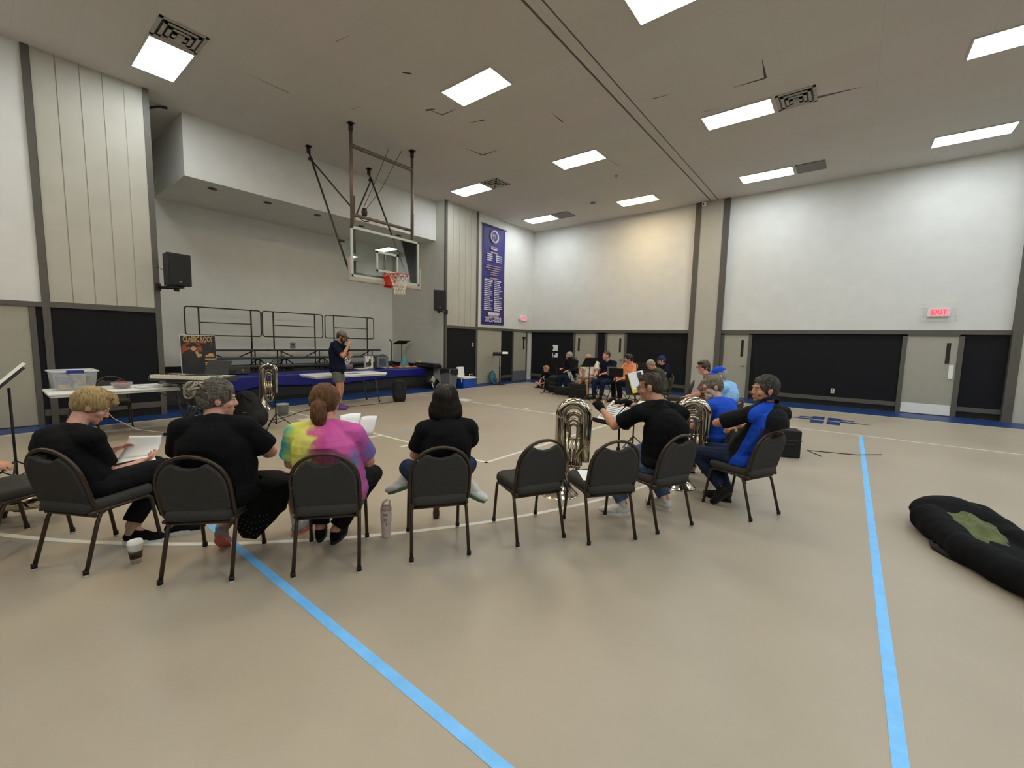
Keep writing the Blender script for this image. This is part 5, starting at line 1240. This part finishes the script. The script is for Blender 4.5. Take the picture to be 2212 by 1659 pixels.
def glove_extra(t, j, HP, HE, HQ, vx):
    for s in 'LR':
        m = MB(); d = j['hd'+s].normalized(); W = j['wr'+s]; n = j['hn'+s]; n = (n-d*n.dot(d)).normalized(); a = d.cross(n)
        q = Matrix((a, d, n)).transposed(); m.ell(W+d*.045, (.047, .062, .026), q, 14, 8); cap(m, W-d*.03, W+d*.03, .035, .036, 12)
        for off in (.03, .01, -.011, -.029): cap(m, W+d*.08+a*off, W+d*.11+a*off+n*.006, .0145, .0135, 8)
        fuse('fingerless_glove', m, .005, C_black, t, 2)
near('person in black T-shirt, jeans and fingerless gloves reaching to the front music stand', (-1.28, 3.72, 0), 66,
  dict(hip=(.03, -.06, .54), waist=(.03, -.09, .70), chest=(.01, -.08, .86), neck=(-.02, -.0, 1.065), head=(-.035, .09, 1.205), hf=(-.55, .8, -.22), hu=(-.05, .15, 1), shL=(-.22, .03, .985), shR=(.19, -.07, .975),
   elL=(-.29, .24, .84), elR=(.30, .22, .88), wrL=(-.23, .50, .955), wrR=(.06, .47, 1.0), hdL=(.0, .85, .5), hdR=(-.75, .6, .1), hnL=(.6, .3, -.6), hnR=(0, .3, -.9), thR=1,
   knL=(-.25, .45, .50), knR=(.25, .44, .50), anL=(-.17, .20, .10), anR=(.29, .12, .10), toL=(-.37, .34, .03), toR=(.26, .30, .03)),
  dict(shirt=C_black, pants=C_denim, hair=H_short, style='thin', w=1.22, skin='tan', shoe=S_white, sole=S_sole, seed=11, sleeve=.72, vx=.006, extra=glove_extra, hs=1.06, glasses=M_black, beard=None, sock=S_white, foot=.29))
near('person in a black and blue polo shirt sitting with folded arms', (-.72, 4.54, 0), 64.9,
  dict(hip=(0, -.04, .53), waist=(0, -.13, .69), chest=(0, -.21, .86), neck=(-.01, -.21, 1.045), head=(-.01, -.15, 1.195), hf=(-.86, .5, -.02), hu=(0, -.02, 1), shL=(-.185, -.15, .975), shR=(.18, -.22, .97),
   elL=(-.265, .12, .85), elR=(.26, .04, .82), wrL=(.0, .20, .83), wrR=(.03, .15, .77), hdL=(.95, -.2, .1), hdR=(-.85, -.1, .1), knL=(-.13, .45, .47), knR=(.13, .45, .48), anL=(-.11, .10, .185), anR=(.06, .2, .1), toL=(-.12, .22, .055), toR=(.02, .36, .03)),
  dict(shirt=polo(), pants=C_denimd, hair=H_salt, hair3=H_grey, style='short', w=1.08, skin='tan', shoe=M_blk2, sole=M_blk2, flatL=False, seed=13, sleeve=.82, vx=.006, collar=cloth('polo_collar', (26, 24, 44)), hem=.14, foot=.29, hs=1.04))
near('person in royal blue T-shirt and glasses holding an upright tuba', (-1.12, 5.25, 0), 75,
  dict(hip=(0, -.05, .53), waist=(0, -.09, .67), chest=(0, -.06, .81), neck=(0, .02, .96), head=(-.01, .10, 1.105), hf=(-.72, .62, -.3), hu=(-.1, .25, 1), shL=(-.19, .0, .905), shR=(.18, -.02, .905), elL=(-.25, .14, .66), elR=(.24, .16, .66), wrL=(-.16, .34, .68), wrR=(.12, .36, .66), knL=(-.13, .38, .48), knR=(.16, .4, .49)),
  dict(shirt=C_blue, pants=cloth('charcoal', (44, 46, 54)), hair=H_greyl, style='short', w=1.15, skin='fair', beard=hair_mat('beard_white', (200, 194, 184), (150, 142, 132)), glasses=M_black, seed=15, sleeve=.8, vx=.007, hem=.02, hs=1.05))
near('person in light blue shirt and royal blue cap, right of the pilaster', (-1.42, 6.65, 0), 82,
  dict(head=(0, .05, 1.155), neck=(0, -.03, 1.02), hf=(-.62, .75, -.08), wrL=(-.1, .3, .72)), dict(shirt=C_lblue, pants=C_khaki, hair=H_silver, style='short', w=1.15, cap=(C_blue, C_blue, 0), skin='pink', seed=17, vx=.009, sleeve=.85, hs=1.02))
near('person in brown print blouse and dark glasses in front of the pilaster', (-1.98, 8.05, 0), 88,
  dict(head=(0, .05, 1.2), neck=(0, -.03, 1.05), hf=(-.74, .66, -.1), elL=(-.24, .03, .74), wrL=(-.14, .24, .66), elR=(.24, .05, .74)), dict(shirt=C_pattern, pants=cloth('dark_slacks', (36, 34, 36)), hair=H_brown, style='wavy', w=1.2, glasses=mat('glasses_maroon', (70, 26, 28), .4), skin='pink', seed=19, vx=.009, sleeve=.75))
near('person in an olive T-shirt bent forward in a grey chair by the far wall', (-3.55, 10.3, 0), 122,
  dict(hip=(0, -.06, .53), waist=(0, -.04, .70), chest=(0, .02, .84), neck=(0, .14, .98), head=(0, .25, 1.09), hf=(-.25, .62, -.6), hu=(0, .7, .7), shL=(-.19, .08, .93), shR=(.19, .08, .93), elL=(-.26, .16, .68), elR=(.25, .2, .68), wrL=(-.1, .36, .66), wrR=(.08, .38, .66)),
  dict(shirt=C_olive, pants=C_khaki, leg=.96, hair=H_greyl, style='short', w=1.12, skin='tan', seed=23, vx=.009, shoe=S_white, sole=S_sole))

# ---- far row by the doors
FAR = dict(vx=.010)
def far(label, loc, rz, J, **P): d = dict(FAR); d.update(P); return person(label, loc, rz, J, d)
far('person sitting cross-legged on the floor in a black T-shirt with a white print', (-8.22, 12.3, 0), 172,
  dict(hip=(0, -.02, .12), waist=(0, -.04, .25), chest=(0, -.03, .38), neck=(0, .0, .51), head=(0, .03, .655), hf=(.35, .9, -.1), shL=(-.13, .0, .47), shR=(.13, .0, .47), elL=(-.19, .08, .28), elR=(.19, .08, .28), wrL=(-.08, .24, .18), wrR=(.1, .24, .18), hpL=(-.08, .0, .11), hpR=(.08, .0, .11), knL=(-.28, .2, .12), knR=(.30, .2, .16), anL=(.06, .28, .07), anR=(-.06, .3, .07), toL=(.16, .33, .04), toR=(-.16, .36, .04)),
  seated=False, shirt=C_black, pants=cloth('black_shorts', (16, 16, 18)), leg=.75, hair=H_sandy, style='full', w=.8, hs=.95, skin='pink', aw=.72, lw=.75, seed=31, foot=.22, flatL=False, flatR=False,
  extra=lambda t, j, HP, HE, HQ, vx: obj('shirt_print', MB().ell((0.02, .112, .36), (.05, .012, .05), None, 14, 8), mat('print_grey', (180, 180, 178), .8), t))
far('person in a dark jacket and jeans behind the black cases, far row', (-6.88, 11.58, 0), 182,
  dict(hf=(.62, .78, -.05), head=(.03, .0, 1.175), elR=(.25, .1, .76), wrR=(.12, .3, .8), wrL=(-.1, .3, .72)), shirt=cloth('dark_jacket', (20, 22, 34)), sleeve=1.9, pants=C_denimd, hair=H_silver, style='short', w=1.05, skin='pink', seed=33, smile=1)
far('person in a white T-shirt looking down between two music stands, far row', (-5.92, 11.12, 0), 182,
  dict(hf=(.4, .75, -.5), hu=(0, .5, .9), head=(.03, .06, 1.155), neck=(0, -.02, 1.0), elL=(-.26, .1, .72), elR=(.26, .1, .72), wrL=(-.12, .3, .66), wrR=(.12, .3, .66)), shirt=C_white, pants=cloth('tan_shorts', (128, 112, 96)), leg=.9, hair=H_greyl, style='side', w=1.1, skin='tan', glasses=M_black, seed=35, shoe=mat('shoe_brown', (60, 44, 34), .6))
far('person smiling in a navy polo and jeans between white T-shirt and orange shirt', (-5.42, 11.2, 0), 168,
  dict(hf=(.5, .85, -.02), head=(.02, .02, 1.24), neck=(0, -.05, 1.09), chest=(0, -.1, .9), shL=(-.2, -.08, 1.03), shR=(.2, -.08, 1.03), elL=(-.28, .06, .80), elR=(.27, .08, .78), wrL=(-.12, .28, .74), wrR=(.12, .3, .72), knL=(-.2, .4, .5), knR=(.1, .42, .5)), shirt=C_navy, pants=C_denimd, hair=H_brown, style='thin', w=1.3, skin='pink', seed=37, smile=1, hs=1.06)
far('person in an orange button shirt and black trousers, far row', (-4.72, 11.05, 0), 160,
  dict(hf=(.62, .78, -.03), head=(.0, .0, 1.185), elL=(-.26, .08, .74), elR=(.26, .06, .74), wrL=(-.05, .3, .62), wrR=(.15, .33, .56), hdR=(.1, .7, -.7), knL=(-.1, .42, .52), knR=(.1, .42, .52)), shirt=C_orange, sleeve=1.88, collar=C_orange, pants=C_black, hair=H_dark, style='full', w=1.15, skin='fair', seed=39)
far('person in a blue cap and navy T-shirt with bare shins, far row', (-3.98, 11.5, 0), 140,
  dict(hf=(.25, .95, -.02), head=(.0, .0, 1.165), elL=(-.27, .06, .76), wrL=(-.1, .28, .78), elR=(.27, .06, .78), wrR=(.1, .28, .8), knR=(.32, .42, .60), anR=(.0, .5, .50), toR=(-.08, .62, .48), knL=(-.1, .42, .5)), shirt=C_navy, pants=C_khaki, leg=.9, hair=H_brown, style='short', w=1.15, cap=(cloth('cap_blue', (36, 54, 110)), cloth('cap_brim_dark', (18, 22, 40)), 0), skin='pink', seed=41, flatR=False, smile=1)

# ---- the speaker standing by the centre table
far('person standing in a grey cap, navy T-shirt and grey shorts, speaking into a microphone', (-8.72, 4.98, 0), -50,
  dict(hip=(0, -.11, .93), waist=(0, -.13, 1.08), chest=(0, -.14, 1.28), neck=(0, -.09, 1.47), head=(0, .0, 1.60), hf=(-.1, .92, -.32), hu=(0, .32, .95), shL=(-.19, -.11, 1.42), shR=(.19, -.11, 1.42), elL=(-.22, .1, 1.2), elR=(.23, .10, 1.19), wrL=(.0, .16, 1.14), wrR=(.09, .17, 1.42), hdL=(.8, .3, 0), hdR=(-.25, .1, .95), hnL=(0, -.5, .6), hnR=(-.8, -.4, 0),
   hpL=(-.1, -.11, .90), hpR=(.1, -.11, .90), knL=(-.11, -.07, .50), knR=(.11, -.05, .51), anL=(-.11, -.13, .10), anR=(.11, -.09, .10), toL=(-.13, .05, .03), toR=(.11, .1, .03)),
  seated=False, shirt=C_navy, pants=C_grey, leg=.72, hair=H_brown, style='short', w=1.18, skin='tan', beard=H_brown, cap=(cloth('cap_grey', (118, 108, 104)), cloth('cap_brim_brown', (74, 62, 56)), 0), shoe=S_purple, sole=S_purple, seed=43, sleeve=.75, hem=.1, vx=.008, curl=.9, lw=1.0)
mic = thing('microphone', 'black handheld microphone held up by the standing person', 'microphone', (0, 0, 0))
mm = Matrix.Translation((-8.72, 4.98, 0)) @ Matrix.Rotation(R(-50), 4, 'Z')
a, b_ = mm @ Vector((.07, .18, 1.36)), mm @ Vector((.03, .12, 1.53))
obj('handle', MB().cyl(a, b_, .012, .018), M_black, mic); obj('microphone_head', MB().ell(b_, (.027, .027, .027)), mat('mic_mesh', (34, 34, 36), .5), mic)

# ---- what the people hold and what stands around them
def page(pts, label, cat, th=.002, mat_=None, name='sheet_music'):
    p = [Vector(x) for x in pts]; n = (p[1]-p[0]).cross(p[3]-p[0]).normalized()
    def f(u, v): q = p[0].lerp(p[1], u).lerp(p[3].lerp(p[2], u), v); return q+n*.018*math.sin(math.pi*u)
    o = obj(name, MB().grid(f, 10, 4), mat_ or M_paper, None, solid=th); return tag(o, label, cat)
def lw(O, rz, *pts): m = Matrix.Translation((*O, 0)) @ Matrix.Rotation(R(rz), 4, 'Z'); return [m @ Vector(p) for p in pts]
bk = thing('booklet', 'open white booklet held by the person in black second from the left edge', 'booklet')
O = ((-4.07, .46), 29.7)
def leaf(name, pts, bulge):
    p = lw(*O, *pts); n = (p[1]-p[0]).cross(p[3]-p[0]).normalized()
    obj(name, MB().grid(lambda u, v: p[0].lerp(p[1], u).lerp(p[3].lerp(p[2], u), v)+n*bulge*math.sin(math.pi*v), 8, 10), M_paper, bk, solid=.003)
leaf('upper_page', [(-.20, .30, .60), (.045, .38, .625), (.02, .47, .765), (-.2, .40, .765)], -.02); leaf('lower_page', [(-.20, .30, .60), (.045, .38, .625), (.16, .30, .60), (-.06, .20, .575)], .008)
O = ((-2.81, 1.51), 51.3)
page(lw(*O, (.0, .30, .83), (.13, .33, .82), (.15, .42, .98), (.0, .38, .97)), 'white printed sheet held up by the tie-dye person, left one', 'sheet music'); page(lw(*O, (.13, .33, .815), (.25, .30, .82), (.28, .36, .965), (.155, .40, .95)), 'white printed sheets held up by the tie-dye person, right ones', 'sheet music')
s1 = sheet_on(*FS, 'printed music sheet at the left on the front music stand', -.13, .02, .22, .30, 0, .003); staves(s1, .22, .30)
s2 = sheet_on(*FS, 'printed music sheet at the right on the front music stand', .11, .02, .22, .30, 4, .003); staves(s2, .22, .30)
s3 = sheet_on(*FS, 'white sheet sticking out above the front music stand', .22, .16, .2, .18, -12, .003)
simple('sheet_paper', MB().box((-1.62, 3.16, .474), (.2, .28, .002), Matrix.Rotation(R(40), 3, 'Z')), M_paper, 'white sheet lying on the seat of an empty grey chair', 'paper')

t = thing('coffee_cup', 'white takeaway coffee cup with a brown sleeve on the floor', 'cup', (-3.755, .59, 0), R(20))
obj('cup', MB().lathe([(.001, .002), (.029, .002), (.030, .0), (.042, .135)], n=28), M_chip, t)
obj('lid', MB().lathe([(.0445, .133), (.0455, .143), (.042, .146), (.040, .158), (.034, .160), (.030, .156), (.001, .156)], n=28), M_chip, t, bevel=0)
obj('sleeve', MB().lathe([(.0328, .038), (.0335, .036), (.0392, .086), (.0385, .088)], n=28), mat('cup_sleeve_brown', (84, 70, 50), .8), t)
d = MB()
for k in range(4):
    a = R(-60+18*k); 
    for s in (-1, 1): d.cyl((.0372*math.cos(a+.05), .0372*math.sin(a+.05), .062+s*.012), (.0374*math.cos(a-.06), .0374*math.sin(a-.06), .062), .0022, n=6)
obj('sleeve_print', d, M_blk2, t)
t = thing('water_bottle', 'pale pink insulated bottle with a carry loop on the floor', 'bottle', (-2.80, 1.95, 0), R(30))
M_pinkb = mat('bottle_pale_pink', (212, 194, 184), .4, var=.02); M_pinkl = mat('bottle_lid_tan', (176, 154, 140), .45)
obj('body', MB().lathe([(.001, 0), (.034, .0), (.036, .006), (.037, .1), (.043, .13), (.044, .215), (.042, .222)], n=32), M_pinkb, t)
obj('lid', MB().lathe([(.043, .222), (.044, .24), (.038, .252), (.001, .254)], n=32), M_pinkl, t)
obj('carry_loop', MB().tube([(-.03, 0, .24), (-.025, .0, .275), (.01, 0, .305), (.028, 0, .30), (.03, 0, .25)], .009, 8), mat('bottle_loop', (214, 190, 180), .5), t)
d = MB()
for z, w_ in ((.2, .5), (.19, .5), (.18, .45), (.16, .3), (.15, .4), (.135, .3)):
    for k in range(4):
        a = R(-75)+(k-1.5)*w_*.42; d.box((.0445*math.cos(a), .0445*math.sin(a), z), (.001, .012*w_*1.6, .004), Matrix.Rotation(a, 3, 'Z'))
d.box((.0415*math.cos(R(-60)), .0415*math.sin(R(-60)), .115), (.001, .008, .022), Matrix.Rotation(R(-60), 3, 'Z'))
obj('printed_words', d, mat('print_dark', (60, 56, 62), .7), t)
t = thing('soda_bottle', 'small dark cola bottle with a red label under an occupied grey chair', 'bottle', (-2.77, 2.45, 0))
obj('bottle', MB().lathe([(.001, .002), (.024, .0), (.03, .012), (.031, .06), (.027, .075), (.029, .09), (.03, .15), (.02, .19), (.012, .215)], n=24), mat('cola_dark', (22, 10, 8), .12, coat=.5), t)
obj('label', MB().lathe([(.0292, .092), (.0305, .094), (.0312, .148), (.03, .15)], n=24), mat('label_red', (186, 24, 30), .4), t)
d = MB()
for k in range(4): a = R(-90+22*k); d.ell((.0316*math.cos(a), .0316*math.sin(a), .122+.004*(k % 2)), (.002, .004, .01), None, 8, 6)
obj('label_script', d, M_chip, t); obj('bottle_cap', MB().cyl((0, 0, .213), (0, 0, .228), .014, n=16), mat('label_red', (186, 24, 30), .4), t)

# soft tuba bag on the floor at right
t = thing('gig_bag', 'large black padded gig bag lying on the floor at right', 'bag', (1.1, 5.4, 0))
def bag_mesh():
    m = MB(); q = Matrix.Rotation(R(14), 3, 'Z')
    m.ell((.80, 5.27, .135), (.26, .27, .155), q, 24, 12); cap(m, (.66, 5.08, .12), (.80, 4.55, .10), .13, .105, 16); cap(m, (.98, 5.38, .135), (1.16, 4.85, .11), .125, .10, 16)
    cap(m, (.80, 4.55, .10), (1.28, 3.7, .10), .115, .11, 16); cap(m, (1.16, 4.85, .11), (1.62, 3.8, .1), .105, .1, 16); m.ell((.95, 4.75, .09), (.2, .5, .085), q, 20, 10); m.ell((1.3, 4.0, .09), (.3, .4, .085), q, 20, 10)
    return m
bo = fuse('bag_body', bag_mesh(), .015, cloth('nylon_black', (15, 15, 17)), t, 5, .014, (6, 6, 6), 3); bo.location = (-.95, -4.9, 0); t.location = (.95, 4.9, 0)
def lin(u, v):
    a = 2*math.pi*u; r = math.sqrt(v); x, y = .17*r*math.cos(a), .44*r*math.sin(a); th = R(12); X, Y = x*math.cos(th)-y*math.sin(th), x*math.sin(th)+y*math.cos(th)
    return (X-.085, Y+.06, .232-.06*r*r+.05*Y+.016*math.sin(X*40+Y*13)*(1-r*.4)+.008*math.sin(Y*31))
obj('bag_lining', MB().grid(lin, 48, 14), mat('lining_olive', (82, 90, 48), .85, var=.15, scale=14, bump=.2), t, solid=.02)
def strap(u, v): a = -2.4+3.4*u; return (-.30+.10*math.cos(a)*1.0+.02*v, -.42+.20*math.sin(a)+.16*math.cos(a), .012+.02*math.sin(math.pi*u)+.022*v)
obj('handle', MB().tube([(-.22, -.12, .06), (-.31, -.16, .03), (-.30, -.24, .02), (-.23, -.36, .018), (-.14, -.48, .03), (-.05, -.56, .06)], [.012, .018, .022, .022, .018, .012], 8), M_blk2, t)

# black instrument cases, stands and bags around the circle
def case(name, c, d, rz, label, cat='case', grp=None, hd=True):
    t = thing(name, label, cat, (c[0], c[1], 0), R(rz), grp); obj('case_body', MB().bx(-d[0]/2, d[0]/2, -d[1]/2, d[1]/2, 0, d[2]), M_blk2, t, bevel=.02)
    obj('case_trim', MB().bx(-d[0]/2-.004, d[0]/2+.004, -d[1]/2-.004, d[1]/2+.004, d[2]*.62, d[2]*.66), mat('case_trim_grey', (58, 58, 60), .5, .4), t)
    if hd: obj('handle', MB().tube([(-.06, -d[1]/2, d[2]*.5), (-.05, -d[1]/2-.03, d[2]*.5), (.05, -d[1]/2-.03, d[2]*.5), (.06, -d[1]/2, d[2]*.5)], .01, 6), M_black, t)
    return t
case('equipment_case', (-.62, 7.3), (.3, .26, .40), 20, 'black ribbed case on the floor behind the person in the polo', 'case')
case('equipment_case', (-6.05, 10.75), (.5, .35, .42), 10, 'tall black case standing in front of the person in the white T-shirt', 'case'); case('equipment_case', (-6.75, 11.05), (.46, .3, .24), 15, 'low black case in front of the person in the dark jacket', 'case')
t = thing('gig_bag', 'black soft instrument bag standing on end left of the low case, far row', 'bag', (-7.3, 11.35, 0), R(10)); obj('bag_body', MB().bx(-.17, .17, -.12, .12, 0, .52), M_blk2, t, bevel=.06); obj('reflective_strip', MB().bx(-.13, .14, -.124, -.12, .3, .315).bx(-.13, .14, -.124, -.12, .2, .21), M_steel, t)
t = thing('gig_bag', 'black soft bag on the floor beside the cross-legged person on the floor', 'bag', (-7.72, 11.75, 0), R(0)); obj('bag_body', MB().bx(-.14, .12, -.1, .1, 0, .38), M_blk2, t, bevel=.05); obj('strap', MB().tube([(-.1, -.1, .1), (-.12, -.14, .25), (.06, -.12, .36)], .012, 6), M_black, t)
t = thing('gig_bag', 'black instrument bag standing in front of the keyboard, behind the person in the black blouse', 'bag', (-7.93, 2.80, 0), R(40)); obj('bag_body', fuse('tmpbag', MB().ell((0, 0, .3), (.25, .16, .32)).ell((.08, 0, .2), (.25, .17, .2)).ell((-.04, 0, .5), (.2, .12, .16)), .02, M_blk2, None, 4, .012, (8, 8, 8)).data, None, t); bpy.data.objects.remove(bpy.data.objects['tmpbag']); obj('logo_patch', MB().bx(.0, .07, -.165, -.15, .3, .312), M_metal, t); obj('strap', MB().tube([(-.1, -.1, .5), (.0, -.14, .62), (.12, -.1, .5)], .014, 6), M_black, t)
t = thing('plastic_bin', 'small grey plastic bin on the floor in front of the far tuba', 'bin', (-8.85, 3.75, 0), R(30)); obj('tub', MB().lathe([(.001, 0), (.09, 0), (.11, .22), (.115, .225)], n=24), mat('bin_grey_clear', (130, 138, 142), .3, alpha=.8), t, solid=.004); obj('rim', MB().tube([(.113*math.cos(a*math.pi/12), .113*math.sin(a*math.pi/12), .225) for a in range(24)], .006, 6, closed=True), M_ivory, t)
# small wire stands
t, c, rot = music_stand('music_stand', 'black folding wire stand between the keyboard and the centre table', (-7.68, 3.14, 0), R(-40), 1.02, -38, .42, .34, 'tri', True)
t, c, rot = music_stand('music_stand', 'black stand at the left edge seen edge-on with a white sheet', (-6.62, .17, 0), R(4), 1.0, -42, .4, .3, 'tri'); sheet_on(t, c, rot, 'white sheet on the edge-on stand at the left edge', 0, .04, .22, .3)
GS = 'black stands of the far row'
t, c, rot = music_stand('music_stand', 'black stand in front of the person in the dark jacket', (-6.95, 10.95, 0), R(178), .86, -25, .42, .32, 'tri', group=GS)
t, c, rot = music_stand('music_stand', 'black stand with a white sheet hanging low, left of the white T-shirt', (-6.45, 10.95, 0), R(150), .9, -22, .3, .34, 'tri', group=GS); sheet_on(t, c+Vector((0, 0, -.42)), rot, 'white music sheet hanging low on the stand left of the white T-shirt', .02, 0, .24, .3, 12)
t, c, rot = music_stand('music_stand', 'black stand with a white sheet, right of the white T-shirt', (-5.36, 10.05, 0), R(243), .98, -38, .40, .32, 'tri', group=GS); sheet_on(t, c, rot, 'white sheet on the stand right of the white T-shirt', .0, .0, .38, .3)
t, c, rot = music_stand('music_stand', 'black stand with a grey folder in front of the navy polo', (-4.72, 10.3, 0), R(205), .74, -30, .36, .26, 'tri', group=GS); sheet_on(t, c, rot, 'grey folder on the stand in front of the navy polo', .1, .03, .26, .26, 0, .004, mat('folder_grey', (120, 118, 114), .8))
t, c, rot = music_stand('music_stand', 'black slatted stand between the orange shirt and the blue cap', (-4.1, 10.65, 0), R(190), .86, -25, .4, .36, 'tri', True, group=GS)
t, c, rot = music_stand('music_stand', 'thin black stand carrying the yellow-edged book beside the gloved person', (-2.38, 5.88, 0), R(40), .90, -16, .3, .3, 'tri', group=GS)
yb = sheet_on(t, c, rot, 'white book with a yellow edge on the thin stand left of the gloved person', .02, .04, .22, .3, -14, .01, mat('book_yellow', (226, 204, 60), .6)); obj('page', MB().bx(-.1, .12, -.007, -.0055, -.1, .15), M_paper, yb); obj('picture', MB().bx(.02, .09, -.0085, -.0075, -.04, .13), mat('book_picture', (60, 62, 62), .7, var=.5, scale=20), yb)
# clarinet on its peg
t = thing('clarinet_stand', 'clarinet standing on a small peg stand before the far row', 'clarinet', (-7.35, 10.9, 0)); obj('clarinet', MB().lathe([(.03, .02), (.018, .08), (.014, .14), (.014, .55), (.010, .62)], n=14), M_black, t); k = MB()
for z in (.12, .2, .28, .34, .42, .5): k.cyl((.0, 0, z), (0, 0, z+.014), .017, n=12)
obj('silver_keys', k, M_silver, t); b_ = MB()
for q in range(3): a = R(120*q+20); b_.cyl((0, 0, .03), (.17*math.cos(a), .17*math.sin(a), .012), .008, n=6)
obj('tripod', b_, M_black, t); obj('peg', MB().cyl((0, 0, .01), (0, 0, .05), .03, .018, n=14), M_chip, t)
simple('flute', MB().cyl((-3.74, 9.9, .78), (-3.52, 9.72, .56), .012), M_chip, 'white recorder held low by the bent person in olive', 'recorder')
t = thing('plastic_bottle', 'clear water bottle with a blue cap behind the front music stand', 'bottle', (-2.28, 5.35, 0)); obj('bottle', MB().lathe([(.001, 0), (.03, 0), (.032, .01), (.032, .14), (.026, .17), (.013, .195)], n=20), mat('bottle_clear', (170, 180, 186), .1, alpha=.45), t); obj('bottle_cap', MB().cyl((0, 0, .193), (0, 0, .212), .016, n=14), mat('cap_blue_plastic', (40, 52, 130), .4), t)
t = thing('poster_sheet', 'two white notices pinned one above the other on the dark far wall', 'notice', (-9.37, YF+.005, 0)); obj('upper_sheet', MB().bx(-.12, .12, -.004, .004, 1.24, 1.48), M_paper, t); obj('lower_sheet', MB().bx(-.13, .12, -.004, .004, .98, 1.16), M_paper, t); obj('ink', MB().bx(-.14, -.09, -.006, -.003, 1.3, 1.42).bx(-.1, .02, -.006, -.003, 1.08, 1.15).bx(-.1, -.06, -.006, -.003, 1.0, 1.06), M_blk2, t)
simple('cable', MB().tube([(-.2, 7.6, .006), (-.4, 7.9, .006), (.2, 8.1, .006), (.5, 8.4, .006)], .006, 6), M_blk2, 'black cable on the floor right of the person in the polo', 'cable')
